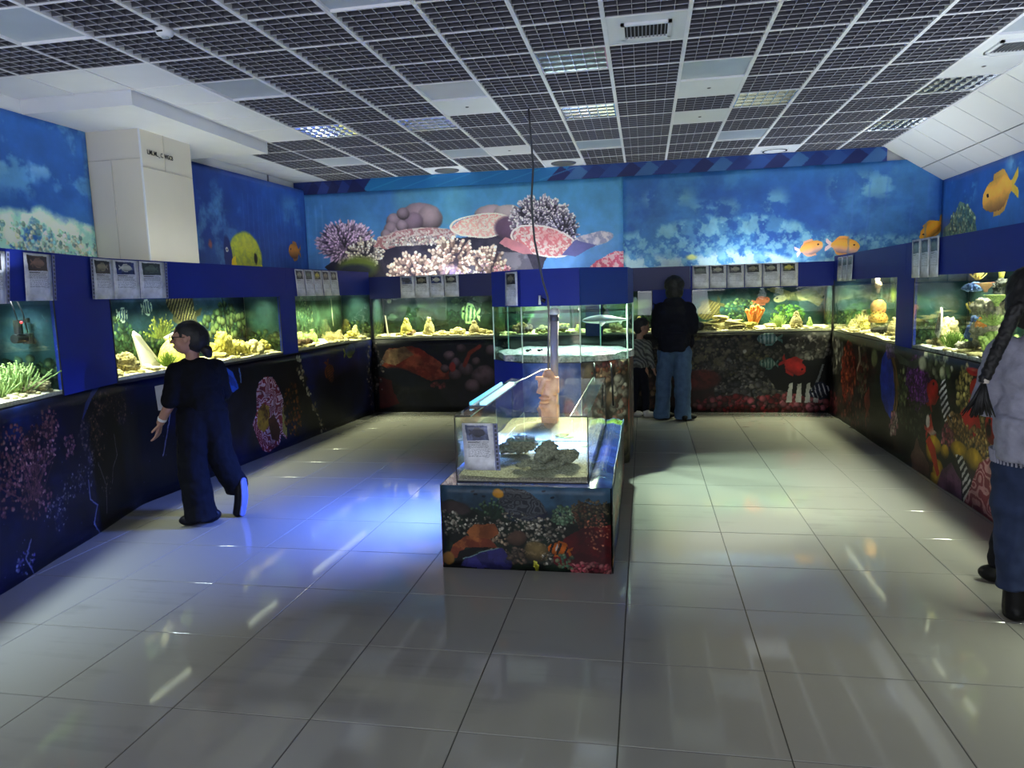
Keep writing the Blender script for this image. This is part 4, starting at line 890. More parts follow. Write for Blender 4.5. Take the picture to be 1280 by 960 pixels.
def plate_mesh(seed, n=16):
    r = random.Random(seed); mb = MB()
    for i in range(n):
        a = r.random() * 6.3; q = .75 * math.sqrt(r.random()); z = .1 + .5 * (1 - q) + .15 * r.random()
        mb.ball((q * math.cos(a) * 1.2, q * math.sin(a) * .6, z), (.34 + .15 * r.random(), .2 + .08 * r.random(), .05), r.random() * .6, 10, 5, 0, Matrix.Rotation(r.uniform(-.3, .3), 3, 'Y') @ Matrix.Rotation(r.uniform(-.3, .3), 3, 'X'))
    mb.ball((0, 0, .15), (.8, .4, .25), 0, 10, 6)
    return mb.mesh('coral')
def cup_mesh():
    mb = MB(); mb.lathe((0, 0, 0), [(.12, 0), (.16, .3), (.4, .7), (.72, 1.0), (.78, 1.03), (.66, .98), (.34, .66), (.05, .45), (.001, .44)], 18); return mb.mesh('coral')
PR = {'rock0': rock_mesh(1), 'rock1': rock_mesh(2, 9), 'rock2': rock_mesh(5, 5, .6), 'rock3': rock_mesh(9, 11, 1.0), 'pebble': rock_mesh(4, 3, .7, .08, .03),
      'knob0': knob_mesh(1), 'knob1': knob_mesh(2, 50, .6), 'spire': knob_mesh(3, 130, 1.6, .07, .16), 'fine': knob_mesh(4, 110, .8, .06, .11),
      'br0': branch_mesh(1), 'br1': branch_mesh(2, 70, 1.2, .03), 'fan': branch_mesh(3, 120, 1.15, .02, 1.3), 'finger': branch_mesh(6, 16, .7, .11, 1.15), 'plate': plate_mesh(3), 'plate2': plate_mesh(8, 12), 'cup': cup_mesh()}
def cm(name, c, c2=None, rough=.85, scale=9, bump=.6): return mat(name, rgb(*c), rough, scale=scale, col2=rgb(*(c2 or tuple(x * .62 for x in c))), bump=bump, spec=.2)
CM = {'tan': cm('rock_tan', (176, 164, 118), (84, 74, 50)), 'cream': cm('coral_cream', (206, 196, 140), (130, 118, 72)), 'yel': cm('coral_yellow', (218, 206, 112), (140, 130, 56)), 'brn': cm('rock_brown', (128, 104, 74), (66, 52, 38)),
      'grn': cm('plant_green', (98, 126, 44), (44, 66, 22)), 'lime': cm('coral_lime', (164, 184, 110), (84, 112, 60)), 'org': cm('coral_orange', (236, 160, 84), (214, 120, 60)), 'gry': cm('rock_grey', (186, 180, 158), (112, 108, 94)),
      'wht': cm('shell_white', (232, 228, 214), (200, 196, 180), scale=6, bump=.1), 'pnk': cm('shell_pink', (196, 150, 132), (160, 116, 100), scale=5, bump=.1), 'blu': cm('coral_blue', (96, 120, 176), (60, 84, 130)), 'sal': cm('coral_salmon', (232, 176, 150), (210, 140, 120), scale=8),
      'dk': cm('rock_dark', (52, 54, 48), (30, 30, 30)), 'blk': mat('black_plastic', rgb(20, 20, 22), .4)}
def item(kind, x, y, z, s, m, label, cat, sc=(1, 1, 1), rz=None, group=None, name=None):
    me = PR[kind].copy(); me.materials.clear(); me.materials.append(CM[m])
    for p in me.polygons: p.use_smooth = True
    o = bpy.data.objects.new(name or cat.replace(' ', '_'), me); COL.objects.link(o)
    o.location = (x, y, z); o.scale = (s * sc[0], s * sc[1], s * sc[2]); o.rotation_euler = (0, 0, R.random() * 6 if rz is None else rz)
    return tag(o, label, cat, group)
S0 = ZL + .035
def L_(y, dx=.2): return xl(y) - dx
# nearest left tank
item('fan', L_(3.95), 3.93, S0, .2, 'lime', 'bushy green branching coral at the left edge of the nearest left aquarium', 'coral', (1.2, 1.4, 1.1)); item('br0', L_(3.8, .15), 3.74, S0, .15, 'lime', 'smaller green branching coral in front of the bushy green one', 'coral')
item('rock1', L_(4.02, .13), 4.0, S0 - .01, .095, 'tan', 'pitted tan rock right of the green coral', 'rock', (1, 1.3, 1)); item('pebble', L_(4.22, .12), 4.13, S0 - .02, .085, 'pnk', 'smooth pinkish stone by the blue panel', 'stone', (1, 1.2, 1.2)); item('pebble', L_(4.3, .2), 4.15, S0 + .02, .1, 'wht', 'smooth white stone behind the pinkish one', 'stone', (1, 1.2, 1.4))
# pumps
t = thing('aquarium_pump', 'black aquarium pump with a red light hanging on a cable in the nearest left aquarium', 'pump', (-4.0, 4.03, 1.5))
MB().cone((-4.0, 4.0, 1.47), (-4.0, 4.0, 1.56), .026, .026, 14).build('motor', CM['blk'], t); MB().cone((-4.0, 3.96, 1.44), (-4.0, 4.05, 1.44), .03, .026, 14).build('nozzle', CM['blk'], t); MB().tube([(-4.0, 4.0, 1.56), (-4.01, 3.99, 1.64), (-4.03, 3.98, 1.72)], .004).build('cable', CM['blk'], t)
MB().ball((-3.972, 4.0, 1.545), .009).build('indicator_light', mat('red_light', rgb(190, 30, 40), .4, emit=rgb(255, 60, 60), estr=1.5), t)
t = thing('aquarium_pump', 'second black pump without a light, right of the one with the red light', 'pump', (-4.03, 4.1, 1.43))
MB().cone((-4.03, 4.1, 1.40), (-4.03, 4.1, 1.47), .036, .03, 14).build('motor', CM['blk'], t); MB().tube([(-4.03, 4.1, 1.47), (-4.04, 4.09, 1.6), (-4.06, 4.06, 1.72)], .004).build('cable', CM['blk'], t); MB().cone((-4.03, 4.1, 1.54), (-4.03, 4.1, 1.57), .02, .02, 10).build('clip', CM['blk'], t)
# long left tank
item('rock3', L_(5.22), 5.22, S0, .16, 'tan', 'heap of knobbly tan rocks at the left end of the long left aquarium', 'rock', (1, 1.35, 1)); item('pebble', L_(5.4, .1), 5.36, S0, .08, 'wht', 'smooth oval white stone in front of the slab', 'stone', (1, 1.7, .8))
V = [(-4.24, 5.42, 1.09), (-4.24, 5.68, 1.04), (-4.22, 5.6, 1.15), (-4.26, 5.45, 1.38), (-4.28, 5.40, 1.42), (-4.28, 5.385, 1.38)]
t_ = MB().prism(V, (.02, .0, .0)).build('white_slab', CM['wht']); bv = t_.modifiers.new('b', 'BEVEL'); bv.width = .006; tag(t_, 'upright pointed white slab leaning beside the green plant', 'slab')
def dome():
    t = thing('coral_dome', 'large ribbed yellow-green brain coral dome in front of the girl in black', 'coral', (-4.24, 5.92, 1.07)); mb = MB()
    V = []; nu, nv = 72, 24
    for j in range(nv + 1):
        a = PI / 2 * j / nv
        for i in range(nu):
            b = 2 * PI * i / nu; r = 1 + .022 * math.cos(b * 18) + .02 * noise.noise(Vector((b * 3, a * 6, 1))); V.append((-4.24 + .15 * r * math.cos(a) * math.cos(b), 5.92 + .2 * r * math.cos(a) * math.sin(b), 1.06 + .27 * r * math.sin(a) ** .9))
    mb.add(V, [(j * nu + i, j * nu + (i + 1) % nu, (j + 1) * nu + (i + 1) % nu, (j + 1) * nu + i) for j in range(nv) for i in range(nu)], 0, True); mb.build('dome_shell', cm('dome_yellow', (224, 216, 130), (170, 166, 70), scale=40), t)
dome()
item('fan', L_(5.66, .14), 5.62, S0, .12, 'grn', 'green feathery plant between the white slab and the coral dome', 'plant', (.8, .9, 1.2), name='aquarium_plant'); item('pebble', L_(5.78, .08), 5.74, S0 - .01, .055, 'cream', 'row of pale pebbles below the coral dome', 'stone', (1, 2.4, .7))
t_ = MB().tube([(-4.34, 5.9, 1.32), (-4.3, 6.3, 1.44)], .02).build('white_tube', CM['wht']); tag(t_, 'slanting white tube behind the girl\'s glasses', 'tube')
for y, s, k, m, l, sc in ((6.5, .16, 'rock3', 'yel', 'tall yellow lace rock behind the girl\'s bun', (1, 1.1, 1.6)), (6.72, .13, 'rock1', 'yel', 'yellow lace rock right of the tall one', (1, 1, 1.3)), (6.38, .1, 'rock2', 'cream', 'low cream rock at the sand behind the girl\'s shoulder', (1, 1.6, .8)),
                         (6.98, .16, 'knob1', 'cream', 'wide cream coral mound in the right half of the long left aquarium', (1, 1.3, 1.3)), (7.2, .1, 'rock0', 'yel', 'round yellow rock with dark pits at the right end of the long left aquarium', (1, 1, 1.5)), (6.85, .09, 'rock2', 'brn', 'dark brown rock between the yellow lace rocks', (1, 1, 1)), (6.6, .1, 'knob0', 'yel', 'small yellow coral on top of the lace rocks', (1, 1, 2.0))):
    item(k, L_(y, .17), y, S0, s, m, l, 'rock' if 'rock' in k else 'coral', sc)
# farthest left tank
for y, s, k, m, l, sc, dx in ((7.8, .1, 'rock1', 'brn', 'dark brown rock at the left end of the farthest left aquarium', (1, 1.3, 1), .12), (8.05, .1, 'rock0', 'brn', 'second brown rock of the farthest left aquarium', (1, 1.2, 1), .14), (8.2, .14, 'knob1', 'lime', 'pale green coral mound behind the brown rocks', (1, 1.6, 1.6), .26), (8.5, .13, 'spire', 'lime', 'pale green stepped coral in the misty aquarium', (1, 1, .9), .28),
                             (8.75, .12, 'fan', 'cream', 'cream branching coral in the misty aquarium', (1, 1.3, 1.2), .16), (9.0, .12, 'knob0', 'tan', 'tan coral lump right of the cream branching one', (1, 1.3, 1.1), .16), (9.3, .1, 'rock2', 'yel', 'round yellow rock in the misty aquarium', (1, 1.6, 1.3), .14), (9.5, .12, 'knob0', 'cream', 'cream coral lump at the corner of the misty aquarium', (1, 1, 1.4), .16)):
    item(k, L_(y, dx), y, S0, s, m, l, 'rock' if 'rock' in k else 'coral', sc)
# far wall left tank
for x, s, k, m, l, sc in ((-3.36, .17, 'spire', 'yel', 'taller yellow-green coral spire in the far left aquarium', (1, 1, 1)), (-3.28, .1, 'rock0', 'brn', 'brown rock at the foot of the taller spire', (1.2, 1, 1)), (-3.02, .14, 'spire', 'cream', 'cream coral spire left of the middle of the far left aquarium', (1.1, 1, 1.25)), (-2.83, .11, 'knob1', 'cream', 'low cream coral right of the cream spire', (1.4, 1, .9)),
                          (-2.6, .12, 'knob1', 'cream', 'cream coral in the middle right of the far left aquarium', (1.5, 1, 1.3)), (-2.36, .15, 'spire', 'tan', 'tan stacked rock before the printed striped fish', (1.2, 1, .9)), (-2.2, .1, 'rock0', 'cream', 'small cream rock at the right end of the far left aquarium', (1.2, 1, 1)), (-3.5, .06, 'rock2', 'tan', 'small tan rock left of the taller spire', (1, 1, 1))):
    item(k, x, 9.83, S0 - .01, s, m, l, 'rock' if 'rock' in k else 'coral', sc)
t_ = MB().cone((-3.63, 9.8, 1.1), (-3.66, 9.8, 1.38), .012, .012).build('heater_rod', mat('heater_glass', rgb(210, 205, 190), .2)); tag(t_, 'thin pale heater rod at the left end of the far left aquarium', 'heater')
# tanks behind the octagon
for x, s, k, m, l, sc in ((-1.68, .15, 'knob1', 'brn', 'dark coral mound seen through the left of the octagonal tank', (1.3, 1, 1.5)), (-1.38, .11, 'knob1', 'tan', 'tan coral mound seen through the middle of the octagonal tank', (1.4, 1, 1.5)), (-1.12, .11, 'rock1', 'yel', 'bright yellow rock seen right of the pipe', (1.5, 1, 1.3)), (-.9, .1, 'knob0', 'yel', 'bright yellow coral at the right end behind the octagonal tank', (1.2, 1, 1.1)),
                          (-.4, .1, 'rock1', 'tan', 'tan rock seen behind the shark', (1.2, 1, 1.3)), (-.08, .12, 'knob0', 'cream', 'cream coral behind the child\'s head', (1, 1, 1.6))):
    item(k, x, 9.83, S0 - .01, s, m, l, 'rock' if 'rock' in k else 'coral', sc)
# turtle tank
item('plate', 1.0, 9.82, S0, .24, 'cream', 'wide layered yellow table coral in the turtle aquarium', 'coral', (1.2, .7, 1.05), .1); item('plate2', 1.22, 9.78, S0, .12, 'tan', 'small layered tan coral at the right foot of the table coral', 'coral', (1.2, 1, 1.1), .2); item('rock2', .84, 9.76, S0, .1, 'tan', 'low tan rubble at the left of the table coral', 'rock', (1.7, .8, .8))
item('finger', 1.4, 9.86, S0 + .06, .2, 'org', 'branching orange coral standing in the turtle aquarium', 'coral', (1.15, .8, 1.25)); item('rock1', 1.36, 9.8, S0, .1, 'yel', 'yellow rock at the foot of the orange coral', 'rock'); item('pebble', 1.58, 9.78, S0, .12, 'cream', 'long cream log lying right of the orange coral', 'rock', (1.6, .7, .8), 0)
item('spire', 1.93, 9.83, S0, .15, 'tan', 'pale knobbly coral pyramid at the right of the turtle aquarium', 'coral', (1.2, 1, .95)); item('knob0', 2.1, 9.85, S0, .08, 'lime', 'small green-yellow coral right of the pyramid', 'coral', (1, 1, 1.6)); item('fan', 1.72, 9.9, S0, .12, 'lime', 'thin green branching coral behind the cream log', 'coral', (1, 1, 1.6))
# right tanks
for y, s, k, m, l, sc, dx in ((9.45, .1, 'knob0', 'tan', 'tan coral lump at the far end of the farther right aquarium', (1, 1.3, 1.1), .18), (9.2, .13, 'br1', 'cream', 'pale bushy coral in the farther right aquarium', (1, 1.2, 1.5), .2), (8.85, .12, 'rock3', 'yel', 'yellow rock in the middle of the farther right aquarium', (1, 1.2, 1.2), .16), (9.0, .12, 'knob0', 'cream', 'cream coral behind the yellow rock', (1, 1, 1.7), .28),
                             (8.6, .06, 'rock2', 'wht', 'white pebble on the sand of the farther right aquarium', (1, 2, .7), .1), (8.25, .1, 'rock0', 'dk', 'dark pitted rock right of the sponge pot', (1, 1, 1.2), .14), (7.9, .13, 'spire', 'tan', 'pale layered coral stack beside the blue panel', (1, 1.3, 1.0), .16)):
    item(k, 2.34 + dx, y, S0, s, m, l, 'rock' if 'rock' in k else 'coral', sc)
t = thing('barrel_sponge', 'orange spotted barrel sponge standing in a dark pot', 'sponge', (2.52, 8.5, S0)); MB().cone((2.52, 8.5, S0 - .01), (2.52, 8.5, S0 + .12), .07, .075, 20).build('pot', CM['dk'], t)
mb = MB().lathe((2.52, 8.5, S0 + .12), [(.09, 0), (.1, .04), (.085, .08), (.07, .1), (.08, .15), (.075, .2), (.045, .24), (.001, .25)], 24); mb.build('sponge_body', cm('sponge_orange', (230, 176, 96), (150, 90, 40), scale=22), t)
mb = MB()
for q in range(90): a = q * 2.4; z = .02 + .21 * (q / 90); r_ = .092 - .02 * (z > .08) - .03 * max(0, z - .18) / .05; mb.ball((2.52 + r_ * math.cos(a), 8.5 + r_ * math.sin(a), S0 + .12 + z), .009, 0, 6, 4)
tag(mb.build('pores', cm('pore_brown', (110, 60, 36)), t), kind='stuff')
t = thing('lionfish', 'white and brown spiny fish swimming high in the farther right aquarium', 'fish', (2.5, 8.46, 1.62)); mb = MB().ball((2.5, 8.46, 1.62), (.03, .08, .035)); 
for q in range(9): a = -1.2 + q * .3; mb.cone((2.5, 8.46 + .05 * math.sin(q), 1.62), (2.5, 8.46 + .12 * math.sin(a), 1.62 - .1 * math.cos(a * 1.2)), .006, .002, 5); mb.cone((2.5, 8.42 + .015 * q, 1.64), (2.5, 8.42 + .02 * q, 1.7), .004, .002, 5)
mb.build('fish_body', cm('lionfish_skin', (226, 216, 190), (150, 110, 80), scale=40), t)
item('rock3', 2.5, 6.62, S0, .19, 'cream', 'pitted cream rock in the nearer right aquarium', 'rock', (1, .9, 1.25)); item('rock0', 2.46, 6.74, S0, .08, 'tan', 'small tan rock at the left foot of the pitted cream rock', 'rock'); item('fan', 2.46, 6.36, S0, .16, 'grn', 'round green bushy plant in the nearer right aquarium', 'plant', (.8, .8, 1.0), name='aquarium_plant')
item('rock2', 2.5, 6.15, S0, .11, 'gry', 'low grey rubble between the green plant and the coral tower', 'rock', (1, 1.8, .9))
t = thing('striped_fish', 'black and white striped angelfish beside the pitted rock', 'fish', (2.42, 6.56, 1.32)); mb = MB()
P = [(2.42, 6.64, 1.2), (2.42, 6.6, 1.3), (2.42, 6.54, 1.42), (2.42, 6.52, 1.36), (2.42, 6.52, 1.26), (2.42, 6.56, 1.16)]
mb.prism(P, (.015, 0, 0)); mb.build('fish_body', CM['wht'], t)
for q in range(3): MB().prism([(2.418, 6.62 - q * .03, 1.21 + q * .01), (2.418, 6.6 - q * .03, 1.31 + q * .03), (2.418, 6.588 - q * .03, 1.31 + q * .03), (2.418, 6.606 - q * .03, 1.2 + q * .01)], (.019, 0, 0)).build('stripe', CM['blk'], t)
# coral tower
tw = [(2.56, 5.92, 0, .2, 'rock3', 'gry', 'grey rock base of the coral tower', (1, 1.5, 1.3)), (2.58, 5.9, .22, .17, 'rock1', 'gry', 'middle grey rock of the coral tower', (1, 1.1, 1.2)), (2.58, 5.82, .4, .14, 'rock0', 'dk', 'upper dark rock of the coral tower', (1, 1, 1.2)), (2.5, 5.78, .0, .16, 'finger', 'lime', 'pale green finger coral at the foot of the coral tower', (1, 1.1, 1.1)),
      (2.5, 6.08, .1, .13, 'knob0', 'blu', 'pale blue coral on the left foot of the tower', (1, 1, 1.3)), (2.46, 6.02, .3, .09, 'br0', 'yel', 'yellow branching coral halfway up the tower', (1, 1, 1)), (2.46, 6.02, .47, .09, 'knob1', 'blu', 'blue knobbly coral near the top of the tower', (1, 1.3, 1)), (2.46, 5.98, .55, .07, 'br0', 'yel', 'small yellow coral above the blue one', (1, 1, 1)),
      (2.46, 5.84, .46, .085, 'cup', 'sal', 'salmon cup coral on the tower', (1, 1.2, .8)), (2.46, 5.66, .36, .1, 'cup', 'lime', 'lime green cup coral on the right of the tower', (1, 1.2, .8)), (2.48, 5.66, .56, .13, 'cup', 'yel', 'large yellow-green cup coral at the top right of the tower', (.7, 1, 1.1)), (2.48, 5.9, .62, .09, 'cup', 'lime', 'green and cream cup coral at the very top of the tower', (1, 1.3, .8)), (2.46, 5.9, .2, .07, 'knob0', 'org', 'small orange coral low on the tower', (1, 1, 1)), (2.48, 5.75, .22, .1, 'br1', 'lime', 'pale green branching coral low on the right of the tower', (1, 1.2, .9))]
for x, y, z, s, k, m, l, sc in tw: item(k, x, y, S0 + z, s, m, l, 'rock' if 'rock' in k else 'coral', sc)

# ------------------------------------------------------------------ octagonal tank
OC = (-.79, 7.11); OR = .7056; oa = math.radians(-4.5)
def oct_p(k, r=OR): a = -PI / 2 + oa + PI / 8 + k * PI / 4; return (OC[0] + r * math.cos(a), OC[1] + r * math.sin(a))
OP = [oct_p(k) for k in range(8)]        # face k runs from corner k-1 to k ; face 0 looks at the visitor
OZ = (1.0, 1.515, 1.85)
def face(k): return OP[(k - 1) % 8], OP[k % 8]
def innn(A, B): n = nrm(A, B); return n
t_oct = t = thing('octagonal_aquarium', 'eight-sided aquarium with a small shark, blue hood and printed base', 'aquarium', (OC[0], OC[1], 0))
MB().prism([(*oct_p(k, OR - .03), .01) for k in range(8)], (0, 0, OZ[0] - .02)).build('plinth', m_cab, t)
E1 = Cv(.56, 1.0, 200, (60, 54, 44)); E1.cloud((96, 88, 70), 2, .4, .6, 1)
for u, v, r in ((.1, .9, .1), (.3, .86, .13), (.47, .92, .09), (.16, .68, .14), (.4, .64, .13), (.2, .42, .17), (.45, .4, .12), (.1, .22, .12), (.34, .2, .14), (.5, .16, .1)): E1.ell(u, v, r, r * .85, r * 9, (120 + int(300 * (r - .1)), 108, 84), .15, shade=1.3)
E1.dots(.34, .9, .22, .1, 60, .012, .03, [(150, 90, 60), (110, 60, 50), (170, 140, 110)], 1); E1.ell(.04, .5, .05, .16, 0, (170, 60, 40), .3); E1.dots(.45, .55, .1, .3, 50, .02, .05, [(176, 170, 150), (150, 110, 90)], 1); E1.ell(.3, .06, .2, .08, 0, (60, 70, 120), .4)
E2 = Cv(.56, 1.0, 200, (46, 74, 150)).grad([(0, (40, 70, 150)), (1, (70, 100, 170))]); E2.cloud((150, 150, 190), 1.6, .5, .7, 1, op=.7); E2.ell(.3, .8, .12, .1, 0, (190, 180, 200), .3, .8); E2.ell(.48, .5, .08, .2, .3, (200, 90, 60), .3)
e1 = E1.material('octagon_stone_print', .35, 1); e2 = E2.material('octagon_blue_print', .3, 1)
mats8 = [e2, e1, e1, e1, e1, e1, e1, m_blue]
for k in range(8):
    A, B = face(k); n = nrm(A, B)
    if k == 7: MB().slab(A, B, n, -.004, .012, .0, OZ[0] - .005).build('base_panel', m_blue, t)
    else: fabric('base_panel', [A, B], .0, OZ[0] - .005, mats8[k], t, .003, .08)
    MB().slab(A, B, n, 0, .01, OZ[0], OZ[1] + .02).build('glass_pane', clear_mat('octagon_glass', (.9, .97, .955)), t)
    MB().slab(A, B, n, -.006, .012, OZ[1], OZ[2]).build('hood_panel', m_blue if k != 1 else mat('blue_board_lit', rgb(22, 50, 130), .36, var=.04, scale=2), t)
    p = OP[k]; MB().cone((p[0], p[1], OZ[0]), (p[0], p[1], OZ[1]), .0065, .0065, 6).build('glued_seam', mat('pale_silicone', rgb(200, 220, 210), .4), t)
MB().prism([(*oct_p(k, OR), OZ[0] - .012) for k in range(8)], (0, 0, .012)).build('rim', m_edge, t)
mb = MB(); V = [(OC[0], OC[1], OZ[0] + .07)]; nr = 10
for r in range(1, nr + 1):
    for q in range(32):
        a = 2 * PI * q / 32 + oa; rr = (OR - .02) * r / nr * (math.cos(PI / 8) / max(.01, math.cos(((a - oa + PI / 2) % (PI / 4)) - PI / 8))); x, y = OC[0] + rr * math.cos(a), OC[1] + rr * math.sin(a)
        V.append((x, y, OZ[0] + .06 + .02 * noise.noise(Vector((x * 6, y * 6, 1)))))
F = [(0, 1 + q, 1 + (q + 1) % 32) for q in range(32)] + [(1 + r * 32 + q, 1 + (r + 1) * 32 + q, 1 + (r + 1) * 32 + (q + 1) % 32, 1 + r * 32 + (q + 1) % 32) for r in range(nr - 1) for q in range(32)]
b0 = 1 + (nr - 1) * 32; mb.add(V, F, 0, True); mb.add([V[b0 + q] for q in range(32)] + [(V[b0 + q][0], V[b0 + q][1], OZ[0] + .001) for q in range(32)], [(q, (q + 1) % 32, 32 + (q + 1) % 32, 32 + q) for q in range(32)])
tag(mb.build('gravel_bed', m_gravel, t), kind='stuff')
mb = MB().prism([(*oct_p(k, OR - .016), OZ[0] + .05) for k in range(8)], (0, 0, .40)); mb.build('water', WH, t)
for s in (-1, 1):
    MB().cone((OC[0] - .3, OC[1] + s * .18, 1.72), (OC[0] + .3, OC[1] + s * .18, 1.72), .013, .013, 8).build('lamp_tube', m_tube, t)
area('octagon_lamp', (OC[0], OC[1], 1.69), (0, 0, -1), .7, .5, 19 * P_IN, (.9, 1, .96), spread=110); area('octagon_uplight', (OC[0], OC[1], 1.8), (0, 0, 1), .7, .5, 22 * P_UP, (.85, .93, 1))
area('octagon_spot_right', (-.42, 6.98, 1.7), (.8, -.72, -.75), .1, .04, 85 * P_IN, (1, .97, .8), spread=90)
area('octagon_fill_front', (-.7, 6.42, 1.5), (.08, -.8, -.6), .3, .06, 25 * P_IN, (1, .96, .62), spread=84)  # added warm fill aimed at the open tank, no lamp built for it
# filter nozzles over the glass
t = thing('filter_nozzle', 'small white nozzle with a black joint over the left of the octagonal tank', 'nozzle', (-.92, 6.42, 1.54)); MB().tube([(-.93, 6.42, 1.53), (-.93, 6.42, 1.57), (-.93, 6.43, 1.61)], .012).build('nozzle_tube', m_white, t); MB().cone((-.91, 6.42, 1.575), (-.88, 6.42, 1.56), .015, .018).build('joint', CM['blk'], t)
# shark
def shark():
    t = thing('shark', 'small grey blacktip shark swimming at the right of the octagonal tank', 'shark', (-.36, 6.95, 1.36)); m = mat('shark_skin', rgb(88, 90, 84), .6, var=.08, spec=.2); mw_ = mat('shark_belly', rgb(200, 202, 192), .6, spec=.2)
    st = [(-.235, .004, 0), (-.215, .018, 0), (-.16, .034, .004), (-.08, .043, .008), (.0, .04, .008), (.08, .028, .004), (.15, .015, .0), (.2, .009, .0)]
    V = []; n = 14
    for x, r, dz in st:
        for i in range(n): a = 2 * PI * i / n; V.append((-.36 + x, 6.95 + r * .8 * math.cos(a), 1.36 + dz + r * math.sin(a)))
    F = [(j * n + i, j * n + (i + 1) % n, (j + 1) * n + (i + 1) % n, (j + 1) * n + i) for j in range(len(st) - 1) for i in range(n)]; mb = MB()
    for f in F: mb.f.append(list(f)); mb.m.append(1 if sum(V[i][2] for i in f) / 4 < 1.354 else 0); mb.sm.append(True)
    mb.v = V; mb.add([V[i] for i in range(n)], [tuple(range(n - 1, -1, -1))]); mb.add(V[-n:], [tuple(range(n))]); o = mb.build('shark_body', [m, mw_], t)
    def fin(nm, P, mm=m, th=.006, off=(0, 1, 0), par=None): return MB().prism(P, Vector(off) * th).build(nm, mm, par or t)
    d = fin('dorsal_fin', [(-.42, 6.947, 1.39), (-.355, 6.947, 1.465), (-.34, 6.947, 1.43), (-.32, 6.947, 1.385)]); f = fin('fin_tip', [(-.378, 6.946, 1.44), (-.352, 6.946, 1.472), (-.341, 6.946, 1.436)], CM['blk'], .008, par=d); 
    fin('pectoral_fin', [(-.43, 6.92, 1.345), (-.36, 6.92, 1.345), (-.41, 6.86, 1.30)]); fin('pectoral_fin', [(-.4, 6.98, 1.35), (-.34, 6.98, 1.35), (-.33, 7.02, 1.40)], m)
    fin('tail_fin', [(-.17, 6.947, 1.352), (-.12, 6.947, 1.42), (-.125, 6.947, 1.37), (-.15, 6.947, 1.35), (-.125, 6.947, 1.305), (-.18, 6.947, 1.345)]); fin('rear_fin', [(-.24, 6.947, 1.385), (-.215, 6.947, 1.405), (-.205, 6.947, 1.375)]); fin('rear_fin', [(-.25, 6.947, 1.34), (-.225, 6.947, 1.315), (-.21, 6.947, 1.345)], mw_)
    fin('fin_tip', [(-.35, 7.0, 1.385), (-.33, 7.0, 1.4), (-.34, 7.02, 1.375)], CM['blk']); MB().ball((-.565, 6.93, 1.37), .005).build('eye', CM['blk'], t)
shark()
for x, y in ((-1.1, 6.72), (-.99, 6.72)):
    o = MB().ball((x, y, 1.095), (.02, .012, .012)).cone((x + .018, y, 1.095), (x + .032, y, 1.105), .003, .012, 6).build('small_fish', CM['dk']); tag(o, 'tiny dark fish on the gravel of the octagonal tank', 'fish', 'tiny fish on the octagonal tank gravel')

# ------------------------------------------------------------------ low open tank on its stand
TX0, TX1, TY0, TY1, TZ0, TZ1 = -1.128, -.33, 4.105, 6.0, .515, .912
t = thing('tank_stand', 'low stand wrapped in reef print carrying the open tank', 'stand', (-.7, 5.1, 0))
MB().box(-1.2, 4.045, .015, -.215, 6.2, .5).build('carcass', m_cab, t)
G = Cv(1.01, .53, 320, (16, 22, 26)).grad([(0, (14, 20, 22)), (.55, (20, 34, 44)), (1, (58, 92, 120))])
G.cloud((70, 110, 140), 2, .4, .7, 1, v_hi=None, box=(0, .36, 1.01, .53), edge=.05, op=.7); G.poly([(0, .4), (.08, .43), (.2, .38), (.3, .36), (.45, .3), (.6, .3), (.8, .38), (1.01, .44), (1.01, 0), (0, 0)], (16, 24, 20), rough=.05, tex=((30, 44, 34), 6, .4, .6))
G.ell(.09, .38, .12, .05, -.1, (60, 50, 50), .3); G.branch(.33, .32, .14, 40, (34, 60, 44), (80, 110, 80), 1.2, .006); G.branch(.52, .3, .12, 30, (40, 56, 44), (110, 120, 96), 1.2, .006)
G.poly([(.37, .5), (.42, .52), (.52, .5), (.6, .44), (.64, .36), (.6, .32), (.5, .31), (.42, .34), (.36, .42)], (40, 44, 52), worm=((78, 82, 88), 8, .5)); G.ell(.36, .48, .04, .035, 0, (214, 150, 40), .3); G.poly([(.48, .31), (.62, .34), (.64, .38), (.55, .33)], (34, 38, 60))
for u, v in ((.27, .46), (.2, .49), (.62, .5), (.67, .46), (.62, .28), (.22, .47)): G.ell(u, v, .015, .008, .3, (16, 30, 50), .3)
wd = [(150, 144, 128), (110, 104, 92), (190, 186, 170), (70, 72, 66)]
G.dots(.4, .26, .3, .1, 220, .004, .012, wd, .8); G.dots(.62, .2, .14, .14, 120, .005, .013, wd, .8); G.dots(.06, .28, .06, .1, 60, .005, .012, wd, .8); G.dots(.3, .16, .1, .1, 80, .006, .014, [(170, 150, 124), (130, 110, 90)], .9)
G.poly([(.16, .22), (.22, .28), (.34, .28), (.36, .22), (.3, .18), (.2, .18)], (170, 104, 60), rough=.02, tex=((130, 74, 44), 4, .4, .6)); G.poly([(.02, .03), (.06, .14), (.16, .2), (.3, .18), (.34, .13), (.28, .12), (.14, .12), (.08, .05)], (176, 106, 60), rough=.02, tex=((120, 60, 44), 3, .4, .6)); G.poly([(.06, .01), (.1, .1), (.2, .13), (.3, .13), (.2, .1), (.12, .04), (.1, .0)], (10, 10, 14))
G.poly([(.1, .0), (.14, .06), (.24, .1), (.36, .13), (.42, .04), (.4, .0)], (56, 54, 120), rough=.015, tex=((40, 40, 90), 6, .45, .6)); G.line([(.12, .05), (.24, .1), (.34, .13)], .004, (120, 150, 150)); G.ell(.03, .05, .04, .05, 0, (140, 100, 50), .2)
